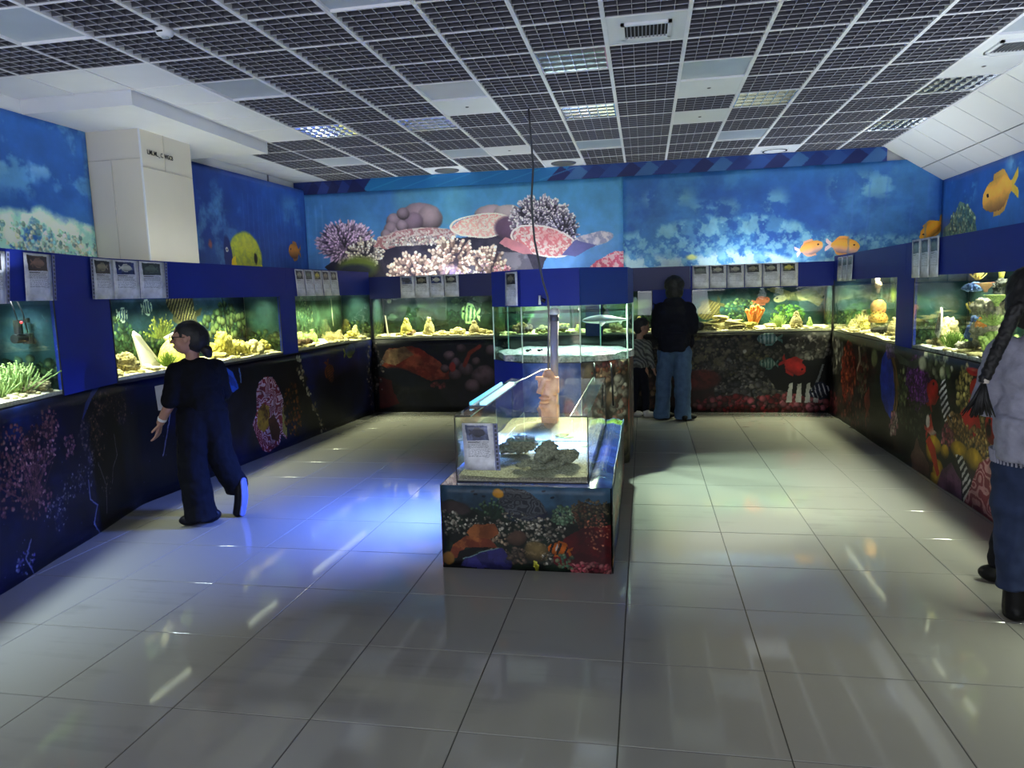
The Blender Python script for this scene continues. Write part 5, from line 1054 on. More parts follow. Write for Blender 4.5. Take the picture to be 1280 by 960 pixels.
G.ell(.46, .2, .07, .05, .2, (96, 74, 62), .2, shade=.8); G.ell(.57, .12, .085, .075, 0, (112, 96, 62), .15, shade=.9, tex=((130, 112, 80), 8, .5, .6)); G.dots(.46, .08, .07, .06, 40, .01, .02, [(120, 100, 84), (90, 80, 70)], 1)
G.dots(.74, .35, .08, .06, 120, .006, .014, [(110, 140, 110), (80, 110, 86), (150, 170, 140)], .9); G.dots(.86, .34, .08, .1, 140, .005, .012, [(90, 60, 44), (60, 50, 40)], .8); G.poly([(.66, .06), (.74, .22), (.84, .28), (1.01, .3), (1.01, .02), (.7, .02)], (104, 20, 26), rough=.05, tex=((70, 16, 24), 3, .4, .6)); G.dots(.92, .26, .07, .12, 60, .004, .009, [(190, 120, 90), (150, 90, 70)], .5); G.dots(.9, .4, .12, .06, 80, .006, .012, [(110, 96, 70), (60, 60, 44)], .8)
G.fish(.71, .14, .14, .08, PI - .2, (206, 104, 30), stripes=((24, 20, 20), 1.6, .3, 'v'), fin=(190, 96, 30)); G.ell(.69, .15, .006, .03, 0, (220, 220, 215), .3); G.branch(.56, .0, .06, 9, (170, 170, 40), (220, 216, 80), .5, .006); G.dots(.64, .08, .03, .05, 20, .006, .012, wd, .8); G.dots(.9, .03, .13, .035, 110, .01, .018, [(190, 90, 100), (150, 60, 74), (210, 130, 130)], 1.1); G.dots(.75, .06, .06, .05, 30, .008, .014, [(70, 100, 80), (110, 120, 90)], .8)
gm = G.material('stand_reef_print', .45, .6, spec=.3)
fabric('front_cover', [(-1.21, 4.03), (-.2, 4.03)], 0, .513, gm, t, .004, .05, 2, 3); fabric('side_cover', [(-.2, 4.03), (-.2, 6.25)], 0, .52, G.material('stand_side_print', .4, .7), t, .009, .06, 2, 4)
fabric('side_cover', [(-1.21, 6.25), (-1.21, 4.03)], 0, .513, gm, t, .004, .06, 2, 5)
H = Cv(1.01, 2.2, 90, (50, 70, 130)); H.cloud((80, 110, 190), 1.4, .4, .7, 1); H.cloud((150, 170, 220), 2, .6, .8, 2, op=.6); H.ell(.95, 2.05, .12, .12, 0, (110, 150, 70), .3)
V = []; UVt = []; nx, ny = 26, 40
for i in range(nx + 1):
    for j in range(ny + 1):
        x = -1.215 + 1.02 * i / nx; y = 4.026 + 2.2 * j / ny; b = max(0, (x - TX1) / .115); z = .512 + (.022 * math.sin(min(1, b) * PI) * min(1, j / 3) + .007 * noise.noise(Vector((x * 14, y * 9, 2))) * (b > .05)); V.append((x, y, z)); UVt.append((i / nx, j / ny))
o = MB().add(V, [(i * (ny + 1) + j, (i + 1) * (ny + 1) + j, (i + 1) * (ny + 1) + j + 1, i * (ny + 1) + j + 1) for i in range(nx) for j in range(ny)], 0, True).build('top_cover', H.material('stand_top_print', .14, 1.0, coat=.6), t)
ul = o.data.uv_layers.new(name='UVMap'); li = np.zeros(len(o.data.loops), np.int32); o.data.loops.foreach_get('vertex_index', li); ul.data.foreach_set('uv', np.array(UVt, np.float32)[li].ravel())

t = thing('open_aquarium', 'low open glass tank with blue strip lights on the printed stand', 'aquarium', (TX0, TY0, TZ0))
g = .01; wl = .768
MB().box(TX0, TY0, TZ0, TX1, TY0 + g, TZ1).build('front_pane', m_glass, t); MB().box(TX0, TY1 - g, TZ0, TX1, TY1, TZ1).build('back_pane', m_glass, t); MB().box(TX0, TY0 + g, TZ0, TX0 + g, TY1 - g, TZ1).build('side_pane', m_glass, t); MB().box(TX1 - g, TY0 + g, TZ0, TX1, TY1 - g, TZ1).build('side_pane', m_glass, t)
m_bev = mat('glass_edge_green', rgb(120, 160, 150), .15, spec=.7)
for x in (TX0, TX1):
    for y in (TY0, TY1): MB().box(x - .003, y - .003, TZ0, x + .003, y + .003, TZ1).build('glued_edge', m_edge, t)
for x0, x1 in ((TX0, TX0 + .1), (TX1 - .1, TX1)):
    MB().box(x0, TY0, TZ1, x1, TY1, TZ1 + .008).build('brace_strip', clear_mat('brace_glass', (.88, .96, .94), .05, 1), t); MB().box(x0, TY0 - .0015, TZ1, x1, TY0, TZ1 + .009).build('strip_edge', m_edge, t)
    xe = x1 if x0 == TX0 else x0; MB().box(xe - .002, TY0, TZ1 + .001, xe + .002, TY1, TZ1 + .009).build('strip_edge', m_bev, t)
MB().box(TX0, TY0, TZ0 - .002, TX1, TY1, TZ0 + .004).build('base_pane', m_edge, t)
tag(sand_mesh((TX0 + g, TY0 + g), (TX1 - g, TY0 + g), (0, 1), 0, TY1 - TY0 - 2 * g, TZ0 + .004, .03, 20, .015, 24, 44).build('gravel_bed', cm('gravel_fine', (222, 214, 186), (130, 124, 104), scale=90, bump=.8), t), kind='stuff')
wm = clear_mat('open_water', (.93, .98, .97), .03, 1); o = MB().box(TX0 + g + .001, TY0 + g + .001, TZ0 + .02, TX1 - g - .001, TY1 - g - .001, wl).build('water', wm, t)
MB().box(TX0 + g + .002, TY0 + g, wl - .003, TX1 - g, TY0 + g + .003, wl + .001).build('waterline', m_bev, t)
LED = mat('led_blue_white', (.3, .7, 1), .4, emit=(.06, .5, 1), estr=1.0); LEDc = mat('led_white', (.6, .9, 1), .4, emit=(.3, .8, 1), estr=1.25)
t = thing('strip_light', 'pair of glowing blue aquarium strip lights lying on the left rim of the open tank', 'lamp', (-1.04, 5, .93))
MB().box(-1.115, 4.42, .922, -1.0, 5.5, .93).build('bracket', mat('bracket_clear', rgb(20, 34, 70), .3), t)
for x, w, m in ((-1.112, .007, LED), (-1.03, .02, LEDc)):
    MB().box(x - w, 4.45, .93, x + w, 5.48, .948).build('light_bar', m, t)
for x0 in (-1.0,): MB().tube([(-1.02, 5.48, .94), (-.96, 5.7, .95), (-.86, 5.95, .99), (-.8, 6.05, .99)], .004).build('cable', m_white, t)
area('strip_glow_left', (-1.16, 4.95, .97), (-.62, 0, -.78), .05, 1.0, 110 * P_IN, (.10, .2, 1), spread=112)
area('strip_glow_in', (-.99, 4.95, .9), (.12, 0, -1), .05, 1.0, 34 * P_IN, (.15, .35, 1), spread=120)
# pipe, head and cable
t = thing('water_pipe', 'grey vertical water pipe with a white cap rising from the open tank', 'pipe', (-.745, 5.9, .6))
MB().tube([(-.745, 5.9, .6), (-.745, 5.9, 1.0), (-.735, 5.9, 1.45)], .034, 16).build('pipe_tube', mat('grey_pipe', rgb(150, 148, 165), .4), t); MB().tube([(-.735, 5.9, 1.4), (-.735, 5.9, 1.46)], .038, 16).build('collar', mat('dark_hose', rgb(70, 70, 84), .5), t)
MB().lathe((-.732, 5.9, 1.455), [(.001, 0), (.042, 0), (.043, .02), (.034, .042), (.02, .05), (.001, .052)], 20).build('cap', m_white, t)
def statue():
    t = thing('carved_statue', 'carved stone head decoration standing in the water of the open tank', 'statue', (-.77, 5.78, .55)); mb = MB()
    X, Y = -.78, 5.78
    mb.ball((X, Y, .86), (.07, .062, .16)); mb.box(X - .06, Y - .05, .56, X + .07, Y + .06, .8); mb.ball((X, Y, .72), (.08, .075, .09)); mb.cone((X - .1, Y - .02, .945), (X + .03, Y - .085, .945), .017, .017, 8); mb.cone((X - .03, Y - .055, .94), (X - .065, Y - .09, .825), .016, .03, 8); mb.ball((X - .03, Y - .075, .79), (.045, .026, .013)); mb.ball((X - .03, Y - .07, .76), (.04, .026, .012)); mb.ball((X - .03, Y - .05, .715), (.05, .04, .032)); mb.box(X + .06, Y - .02, .82, X + .085, Y + .03, .95); mb.box(X - .085, Y - .02, .82, X - .06, Y + .03, .95)
    link('head_body', remesh(mb, .006, 1), cm('statue_stone', (240, 196, 164), (206, 150, 120), scale=14), t).location = -Vector((-.77, 5.78, .55))
statue()
o = MB().tube([(-1.07, 6.97, HC + .02), (-1.03, 6.8, 3.1), (-.985, 6.6, 2.76), (-.97, 6.35, 2.45), (-.95, 6.27, 2.25), (-.93, 6.2, 2.09), (-.85, 6.08, 1.74), (-.80, 6.0, 1.6), (-.785, 5.95, 1.45), (-.79, 5.9, 1.2), (-.79, 5.87, 1.0), (-.82, 5.85, .93)], .009, 8).build('hanging_cable', mat('grey_cable', rgb(92, 94, 100), .5)); tag(o, 'grey cable hanging from the ceiling down to the pipe in the open tank', 'cable')
for x in (-.45, -.3):
    MB().tube([(x, 6.4, 1.0), (x + .01, 6.35, .9), (x + .02, 6.36, .75 if x < -.4 else .62)], .009).build('drain_hose', CM['blk'], t_oct)
for x, y, s, k, m, l, sc in ((-.97, 4.42, .055, 'rock0', 'dk', 'small dark rock beside the information sheet in the open tank', (1, 1, 1.5)), (-.84, 4.7, .14, 'rock1', 'gry', 'grey rock at the back left of the open tank', (1.1, 1, 1)), (-.72, 4.3, .075, 'rock2', 'gry', 'flat dark rock at the front of the open tank', (1.6, 1, 1)), (-.62, 4.42, .15, 'rock3', 'gry', 'largest knobbly grey rock in the middle of the open tank', (1.1, 1, 1)),
                             (-.5, 4.42, .085, 'rock1', 'gry', 'small grey rock at the right of the knobbly one', (1.2, 1, 1.2)), (-.58, 4.3, .075, 'rock0', 'gry', 'low grey rock in front of the knobbly one', (1.8, 1, .7)), (-.42, 4.95, .06, 'pebble', 'yel', 'yellowish pebble at the right of the open tank', (1.8, 1, .5)), (-.6, 5.2, .08, 'pebble', 'yel', 'yellowish stone at the back of the open tank', (1.8, 1, .6)), (-.75, 5.0, .09, 'fine', 'cream', 'pale speckled coral behind the grey rocks', (1.4, 1, .6))):
    item(k, x, y, TZ0 + .035, s, m, l, 'rock', sc)

# ------------------------------------------------------------------ information sheets
m_sheet = mat('paper_white', rgb(198, 200, 212), .45, var=.02); m_sleeve = mat('sleeve_edge', rgb(60, 64, 80), .5)
def sheet_tex(seed, pic, name):
    r = np.random.default_rng(seed); c = Cv(.21, .30, 640, (206, 208, 216)); b, f, s = pic
    c.poly([(.025, .185), (.185, .185), (.185, .28), (.025, .28)], b); c.cloud(tuple(x * .6 for x in b), 12, .4, .6, seed % 4, box=(.026, .186, .184, .279), edge=0, op=.8); c.cloud(f, 14, .52, .6, (seed + 1) % 4, box=(.03, .19, .18, .25), edge=.02, op=.6); c.fish(.105, .235, .11, .05, PI * (seed % 2), f, fin=f, eye=False)
    y = .17
    while y > .07:
        x = .03
        while x < .17: w = .006 + .014 * r.random(); c.poly([(x, y), (x + w, y), (x + w, y + .0028), (x, y + .0028)], (118, 122, 136)); x += w + .004
        y -= .0085
    c.poly([(.03, .172), (.12, .172), (.12, .177), (.03, .177)], (50, 54, 66)); return c.material(name, .35, 1)
pics = [((70, 52, 50), (130, 96, 80), 0), ((30, 34, 36), (130, 124, 100), 0), ((40, 56, 120), (190, 190, 180), 0), ((50, 64, 62), (90, 104, 90), 0), ((52, 56, 66), (150, 150, 130), 0), ((40, 48, 40), (190, 180, 80), 0), ((110, 120, 160), (60, 60, 76), 0)]
ST = [sheet_tex(i, p, 'info_sheet_print_%d' % i) for i, p in enumerate(pics)]
def sheet(A, B, z1, h, k, label, group, lean=0, punch=0, parent=None):
    """paper in a clear sleeve on the board, A left, B right as seen"""
    n = nrm(A, B); off = -.012; A = (A[0] + n[0] * off, A[1] + n[1] * off); B = (B[0] + n[0] * off, B[1] + n[1] * off)
    L = math.dist(A, B); d = ((B[0] - A[0]) / L, (B[1] - A[1]) / L)
    t = thing('information_sheet', label, 'paper sheet', (A[0], A[1], z1 - h), group)
    V = []; UV = []; nu, nv = 5, 7
    for i in range(nu + 1):
        for j in range(nv + 1):
            u, v = i / nu, j / nv; o_ = .004 * (1 - v) * (1 + math.sin(u * 5 + k)); sx = lean * (1 - v)
            V.append((A[0] + d[0] * (L * u + sx) - n[0] * o_, A[1] + d[1] * (L * u + sx) - n[1] * o_, z1 - h + h * v)); UV.append((u, v))
    me = MB().add(V, [(i * (nv + 1) + j, (i + 1) * (nv + 1) + j, (i + 1) * (nv + 1) + j + 1, i * (nv + 1) + j + 1) for i in range(nu) for j in range(nv)], 0, True)
    o = me.build('paper', ST[k], t); ul = o.data.uv_layers.new(name='UVMap'); li = np.zeros(len(o.data.loops), np.int32); o.data.loops.foreach_get('vertex_index', li); ul.data.foreach_set('uv', np.array(UV, np.float32)[li].ravel())
    s = o.modifiers.new('t', 'SOLIDIFY'); s.thickness = .002; s.offset = -1
    if punch:
        e = L if punch > 0 else -.03; mb = MB(); P = lambda q, v: (A[0] + d[0] * (e + q + lean * (1 - v)) - n[0] * .006, A[1] + d[1] * (e + q + lean * (1 - v)) - n[1] * .006, z1 - h + h * v)
        mb.prism([P(0, 0), P(.03, 0), P(.03, 1), P(0, 1)], (-n[0] * .001, -n[1] * .001, 0)); bs_ = mb.build('binding_strip', mat('sleeve_clear', rgb(120, 126, 160), .3), t)
        mb = MB()
        for q in range(11): a = P(.015, .06 + q * .088); mb.prism([(a[0] - d[0] * .006, a[1] - d[1] * .006, a[2] - .008), (a[0] + d[0] * .006, a[1] + d[1] * .006, a[2] - .008), (a[0] + d[0] * .006, a[1] + d[1] * .006, a[2] + .008), (a[0] - d[0] * .006, a[1] - d[1] * .006, a[2] + .008)], (-n[0] * .003, -n[1] * .003, 0))
        mb.build('binding_holes', m_sleeve, bs_)
    return t
gL = 'information sheets above the left aquariums'
def ls(y0, y1): return (xl(y0), y0), (xl(y1), y1)
sheet(*ls(3.50, 3.72), 1.975, .31, 4, 'information sheet cut off by the left edge of the photo', gL, -.05, 1)
sheet(*ls(3.89, 4.17), 1.98, .3, 0, 'single information sheet with a reddish round picture, above the pumps', gL, -.03, 1)
sheet(*ls(4.66, 4.93), 1.985, .3, 1, 'left information sheet of three, dark picture, above the blue panel', gL, -.02, -1); sheet(*ls(4.93, 5.2), 1.985, .3, 2, 'information sheet with a bright blue picture', gL, -.02); sheet(*ls(5.21, 5.5), 1.985, .3, 3, 'information sheet right of the bright blue one, greenish picture', gL, -.02, 1)
for q in range(5): sheet(*ls(7.64 + q * .212, 7.84 + q * .212), 1.985, .305, (4, 3, 5, 1, 4)[q], 'information sheet over the misty left aquarium, %s of five from the left' % ('first', 'second', 'third', 'fourth', 'fifth')[q], gL, .03)
for q in range(4): sheet((-3.36 + q * .212, 9.678), (-3.155 + q * .212, 9.678), 1.92, .3, (6, 1, 2, 4)[q], 'information sheet over the far left aquarium, %s of four from the left' % ('first', 'second', 'third', 'fourth')[q], 'information sheets on the far wall', .0)
for q in range(6): sheet((.61 + q * .218, 9.678), (.818 + q * .218, 9.678), 1.925 + .0 * q, .295, (3, 4, 4, 1, 4, 5)[q], 'information sheet over the turtle aquarium, %s of six from the left' % ('first', 'second', 'third', 'fourth', 'fifth', 'sixth')[q], 'information sheets on the far wall', .0)
for q in range(3): sheet((2.338, 9.46 - q * .22), (2.338, 9.25 - q * .22), 1.96, .29, 3, 'information sheet near the far right corner, %s of three from the left' % ('first', 'second', 'third')[q], 'information sheets above the right aquariums', .0)
for q in range(3): sheet((2.338, 6.97 - q * .2), (2.338, 6.775 - q * .2), 2.0, .33, 3, 'information sheet above the blue panel of the right row, %s of three from the left' % ('first', 'second', 'third')[q], 'information sheets above the right aquariums', .03)
A, B = face(7); mid = lambda q: (A[0] + (B[0] - A[0]) * q, A[1] + (B[1] - A[1]) * q)
sheet(mid(.52), mid(.93), 1.835, .31, 1, 'information sheet with a dark picture on the hood of the octagonal tank', 'information sheet on the octagonal tank', .0)
sheet((-1.083, TY0 + .008), (-.893, TY0 + .008), .875, .285, 6, 'information sheet with a shark picture on the front of the open tank', 'information sheet on the open tank', .01, 1)
# ------------------------------------------------------------------ visitors
SKIN = mat('skin', rgb(156, 116, 98), .55, var=.05); HAIRB = mat('hair_black', rgb(15, 14, 15), .62, var=.3, scale=60); LENS = clear_mat('spectacle_lens', (.8, .85, .9))
def cloth(n, c, var=.12, sc=20, bump=.3, rough=.85): return mat(n, rgb(*c), rough, var=var, scale=sc, bump=bump, spec=.15)
class Fig:
    """joints are given as (right, depth, up) in metres about the person's spot, right/depth in plan as seen from the visitor"""
    def __init__(s, label, x, y, group=None):
        v = Vector((x, y, 0)).normalized(); s.d = v; s.e = Vector((v.y, -v.x, 0)); s.o = Vector((x, y, 0)); s.yaw = math.atan2(s.e.y, s.e.x)
        s.t = thing('person', label, 'person', (x, y, 0), group)
    def P(s, p): return s.o + s.e * p[0] + s.d * p[1] + Vector((0, 0, p[2]))
    def cone(s, mb, a, b, ra, rb, n=12): return mb.cone(s.P(a), s.P(b), ra, rb, n)
    def ball(s, mb, c, r, turn=0, tilt=None, n=14): return mb.ball(s.P(c), r, s.yaw + turn, n, 9, 0, tilt)
    def limb(s, mb, pts, rs):
        for (a, b), (p, q) in zip(zip(pts[:-1], pts[1:]), zip(rs[:-1], rs[1:])): s.cone(mb, a, b, p, q, 14); s.ball(mb, a, p); s.ball(mb, b, q)
    def out(s, nm, mb, m, vox, sm=2, disp=None):
        me = remesh(mb, vox, sm, disp, nm); o = link(nm, me, m, s.t); o.location = -s.o; 
        for p in me.polygons: p.use_smooth = True
        return o
    def raw(s, nm, mb, m): return mb.build(nm, m, s.t)
    def hand(s, mb, w, dirn, side, sc=1.0, curl=.6, palm=(0, 1, 0)):
        """palm, four unequal bent fingers, thumb; w wrist, dirn along the hand, palm = the way the fingers curl"""
        d = Vector(dirn).normalized(); c = Vector(palm); c = (c - d * c.dot(d)).normalized(); x = d.cross(c) * side; w = Vector(w)
        T = lambda v: tuple(v)
        k = w + d * .045 * sc
        for q in (-.025, -.008, .008, .025): s.cone(mb, T(w + x * q * .6 * sc), T(w + d * .085 * sc + x * q * sc), .015 * sc, .012 * sc, 8)
        for q, L in ((-.03, .9), (-.01, 1), (.01, .95), (.03, .75)):
            a = w + d * .085 * sc + x * q * sc; dd = d
            for i, l in enumerate((.035, .026, .02)):
                dd = (dd + c * curl * .55).normalized(); b = a + dd * l * L * sc; s.cone(mb, T(a), T(b), (.0095 - .001 * i) * sc, (.0085 - .001 * i) * sc, 8); s.ball(mb, T(b), (.0085 - .001 * i) * sc, n=8); a = b
        a = w + d * .025 * sc - x * .025 * sc
        for l, r in ((.035, .012), (.028, .01)): b = a + (d * .7 - x * .6 + c * .35).normalized() * l * sc; s.cone(mb, T(a), T(b), r * sc, r * .9 * sc, 8); s.ball(mb, T(b), r * .9 * sc, n=8); a = b
    def head(s, mb, c, r, look):
        """look: plan direction of the face in (right, depth)"""
        L = Vector((look[0], look[1], look[2] if len(look) > 2 else 0)).normalized(); S = Vector((-L.y, L.x, 0)).normalized(); U = L.cross(S) * -1
        if U.z < 0: U = -U
        c = Vector(c); T = lambda a, b, z: tuple(c + L * (a * r) + S * (b * r) + U * (z * r)); ang = math.atan2(L.y, L.x)
        s.ball(mb, T(-.1, 0, .12), (r * .98, r * .8, r * .95), ang); s.ball(mb, T(.2, 0, -.35), (r * .66, r * .62, r * .75), ang); s.ball(mb, T(.5, 0, -.8), (r * .25, r * .24, r * .18), ang)
        s.cone(mb, T(.72, 0, .02), T(1.02, 0, -.3), r * .08, r * .15, 8); s.ball(mb, T(1.0, 0, -.32), (r * .13, r * .14, r * .1), ang)
        s.ball(mb, T(.82, 0, -.58), (r * .1, r * .24, r * .06), ang); s.ball(mb, T(.8, 0, -.68), (r * .1, r * .2, r * .06), ang); s.cone(mb, T(.8, -.35, .12), T(.8, .35, .12), r * .1, r * .1, 8)
        for q in (-1, 1): s.ball(mb, T(-.05, q * .8, -.1), (r * .17, r * .07, r * .25), ang); s.ball(mb, T(.45, q * .42, -.35), (r * .28, r * .22, r * .25), ang)
        e = MB()
        for q in (-1, 1): e.ball(s.P(T(.77, q * .3, -.03)), r * .1, 0, 10, 7)
        s.raw('eyes', e, mat('eye_dark', rgb(36, 26, 22), .2)); return T, ang

# --- girl in black by the long left aquarium
f = Fig('girl in black with glasses and a low bun at the long left aquarium', -3.22, 4.695)
mb = MB(); hc = (-.045, .0, 1.39); T, ang = f.head(mb, hc, .108, (-1, .22, .03))
f.cone(mb, (-.02, .01, 1.34), (-.02, .02, 1.17), .048, .05); f.cone(mb, (-.035, .02, 1.17), (.0, .02, .85), .07, .08); f.ball(mb, (.0, .02, .84), (.11, .07, .09))
f.limb(mb, [(-.13, .0, 1.14), (-.19, -.02, .93), (-.27, .06, .78)], [.045, .04, .028]); f.hand(mb, (-.27, .06, .78), (-.25, .1, -.95), 1, .95, .5, (-1, .4, 0))
f.limb(mb, [(.13, .05, 1.14), (.17, .16, .93), (.05, .26, .9)], [.045, .038, .028]); f.hand(mb, (.05, .26, .9), (-1, .1, .1), 1, .95, .5, (0, 1, -.3))
for a in ([(-.08, .0, .82), (-.1, .0, .45), (-.07, .0, .1)], [(.08, .03, .82), (.12, .04, .48), (.22, .1, .2)]): f.limb(mb, a, [.08, .055, .04])
f.out('body', mb, SKIN, .0055, 2)
mb = MB(); f.ball(mb, (.0, .02, 1.09), (.165, .12, .14), .1); f.ball(mb, (-.015, .02, 1.18), (.135, .1, .065)); f.ball(mb, (.01, .02, .93), (.165, .125, .14)); f.ball(mb, (.0, .02, .97), (.17, .12, .14)); f.ball(mb, (.02, .02, .87), (.175, .125, .08)); f.cone(mb, (-.015, .02, 1.18), (-.015, .02, 1.235), .075, .056)
f.limb(mb, [(-.13, .0, 1.14), (-.165, -.01, 1.04), (-.19, -.02, .95)], [.075, .068, .06]); f.ball(mb, (-.185, -.015, .935), (.062, .062, .045)); f.limb(mb, [(.13, .05, 1.15), (.165, .14, .96), (.08, .24, .9)], [.075, .068, .055])
f.out('black_shirt', mb, cloth('shirt_black', (10, 11, 16)), .011, 3, (.012, 9))
mb = MB(); f.ball(mb, (.02, .02, .83), (.165, .125, .1)); f.limb(mb, [(-.06, .0, .8), (-.085, -.01, .48), (-.06, .0, .14)], [.115, .1, .108]); f.cone(mb, (-.06, .0, .2), (-.05, .0, .04), .105, .125, 18); f.limb(mb, [(.085, .03, .8), (.11, .05, .5), (.2, .1, .26)], [.115, .1, .085]); f.cone(mb, (.18, .09, .32), (.225, .12, .2), .085, .09, 18)
f.out('black_trousers', mb, cloth('trousers_black', (9, 10, 17)), .011, 3, (.014, 8))
mb = MB(); f.ball(mb, (-.12, .0, .045), (.09, .045, .045)); f.ball(mb, (-.0, .0, .055), (.09, .045, .055)); f.out('shoe', mb, cloth('shoe_black', (16, 16, 22), bump=0, rough=.5), .007, 2)
mb = MB(); mb2 = MB()
for i in range(16):
    q = i / 15; z = .03 + .24 * q; w = .036 + .01 * math.sin(q * 3.14); f.ball(mb, (.205 + .012 * math.sin(q * PI) + .02 * q, .06, z), (.04, w, .035), -.5); f.ball(mb2, (.238 + .012 * math.sin(q * PI) + .022 * q, .042, z), (.016, w + .008, .032), -.5)
f.out('shoe', mb, MATS['shoe_black'], .007, 2); o = f.out('shoe_sole', mb2, mat('sole_blue_lit', rgb(96, 104, 150), .6), .006, 2); o['label'] = 'pale sole of the raised shoe'  # sole colour carries the blue light that falls on it
mb = MB(); c = hc; f.ball(mb, (-.024, .005, 1.418), (.108, .098, .098), 0); f.ball(mb, (.014, .0, 1.385), (.094, .1, .105)); f.ball(mb, (.024, .0, 1.315), (.05, .06, .04)); o = f.out('hair', mb, HAIRB, .006, 3, (.003, 18))
mb = MB(); f.ball(mb, (.075, -.03, 1.295), (.042, .045, .038)); f.ball(mb, (.085, -.02, 1.265), (.03, .04, .03)); f.out('hair_bun', mb, HAIRB, .005, 1, (.004, 50))
mb = MB(); S_ = [T(.94, q * .34, -.02) for q in (-1, 1)]
for q, s_ in zip((-1, 1), S_):
    pts = [tuple(Vector(s_) + (Vector(T(0, 1, 0)) - Vector(T(0, 0, 0))) * (.27 * math.cos(a)) + (Vector(T(0, 0, 1)) - Vector(T(0, 0, 0))) * (.24 * math.sin(a))) for a in [k * PI / 7 for k in range(15)]]
    mb.tube([f.P(p) for p in pts], .0028, 6); mb.tube([f.P(T(.94, q * .6, .05)), f.P(T(.5, q * .82, .08)), f.P(T(-.05, q * .86, .05))], .0026, 6)
mb.tube([f.P(T(.95, -.08, 0)), f.P(T(.95, .08, 0))], .0025, 6); f.raw('glasses', mb, mat('glasses_black', rgb(20, 20, 22), .25))
mb = MB(); f.cone(mb, (-.252, .035, .815), (-.258, .043, .8), .033, .032, 16); f.raw('wristband', mb, mat('wristband_white', rgb(210, 210, 210), .5))
mb = MB(); a = [f.P(p) for p in [(-.29, .12, 1.04), (-.2, .16, 1.05), (-.19, .16, .86), (-.28, .12, .86)]]; o = MB().prism(a, f.d * .012).build('notepad', mat('paper_pale', rgb(180, 184, 196), .6)); tag(o, 'white notepad held in front of the girl in black', 'notepad')

# --- man in dark jacket
f = Fig('man in a dark hooded jacket and blue jeans, seen from behind at the far wall', .36, 9.15)
mb = MB(); f.head(mb, (.0, .02, 1.66), .115, (.35, 1)); f.cone(mb, (.0, .02, 1.58), (-.0, .0, 1.42), .06, .07); f.cone(mb, (0, 0, 1.38), (0, 0, .95), .1, .11)
f.limb(mb, [(-.17, 0, 1.38), (-.2, .05, 1.12), (-.1, .28, 1.1)], [.055, .05, .035]); f.hand(mb, (-.1, .28, 1.1), (1, .3, .1), -1, 1.05, .5, (0, 0, 1)); f.limb(mb, [(.18, 0, 1.38), (.2, .04, 1.14), (.24, .2, 1.12)], [.055, .05, .035]); f.hand(mb, (.24, .2, 1.12), (.7, .5, .3), 1, 1.05, .6, (-1, 0, 0))
for a in ([(-.1, 0, .9), (-.12, 0, .48), (-.14, .0, .08)], [(.1, 0, .9), (.1, -.04, .48), (.1, -.06, .08)]): f.limb(mb, a, [.09, .06, .045])
f.out('body', mb, SKIN, .008, 2)
mb = MB(); f.ball(mb, (-.01, .0, 1.3), (.215, .15, .19)); f.ball(mb, (-.01, 0, 1.08), (.205, .15, .22)); f.ball(mb, (-.01, 0, .93), (.2, .15, .09)); f.cone(mb, (-.01, 0, 1.1), (-.01, 0, .87), .2, .2, 18); f.ball(mb, (-.0, -.04, 1.47), (.13, .1, .07))
f.limb(mb, [(-.17, 0, 1.38), (-.2, .05, 1.13), (-.12, .26, 1.1)], [.1, .09, .065]); f.limb(mb, [(.17, 0, 1.38), (.21, .04, 1.15), (.22, .16, 1.12)], [.1, .09, .065]); f.cone(mb, (-.19, .0, 1.42), (-.27, -.02, 1.46), .05, .012)
f.out('dark_jacket', mb, cloth('jacket_navy', (22, 23, 34)), .014, 3, (.02, 6))
mb = MB(); f.ball(mb, (.0, 0, .9), (.19, .135, .12)); f.limb(mb, [(-.09, .02, .85), (-.13, .02, .5), (-.15, .0, .1)], [.12, .1, .095]); f.cone(mb, (-.15, 0, .2), (-.155, 0, .02), .095, .105, 18); f.limb(mb, [(.09, -.02, .85), (.1, -.05, .5), (.1, -.06, .1)], [.125, .105, .1]); f.cone(mb, (.1, -.06, .2), (.1, -.06, .02), .1, .11, 18)
f.out('blue_jeans', mb, cloth('denim_light', (70, 92, 122), .16, 14), .012, 3, (.016, 7))
for x, d_ in ((-.15, .05), (.12, -.06)): mb = MB(); f.ball(mb, (x, d_, .05), (.06, .13, .05)); f.ball(mb, (x + .05, d_ + .02, .045), (.11, .06, .042)); f.out('shoe', mb, cloth('shoe_dark', (20, 20, 22), bump=0, rough=.5), .01, 2)
mb = MB(); f.ball(mb, (.0, .005, 1.69), (.125, .125, .115)); f.ball(mb, (.0, -.03, 1.6), (.11, .1, .12)); f.out('hair', mb, HAIRB, .01, 2, (.008, 25))
mb = MB(); a = f.P((.3, .2, 1.16)); mb.ball(a, (.07, .055, .06), f.yaw); mb.cone(a, a + f.d * .12, .04, .045, 16); o = mb.build('camera_device', mat('device_black', rgb(18, 18, 20), .5)); tag(o, 'small black camera held up by the man in the dark jacket', 'camera')
mb = MB(); f.ball(mb, (.2, .18, .98), (.05, .05, .1)); o = f.out('jacket_pocket', mb, MATS['jacket_navy'], .012, 2)

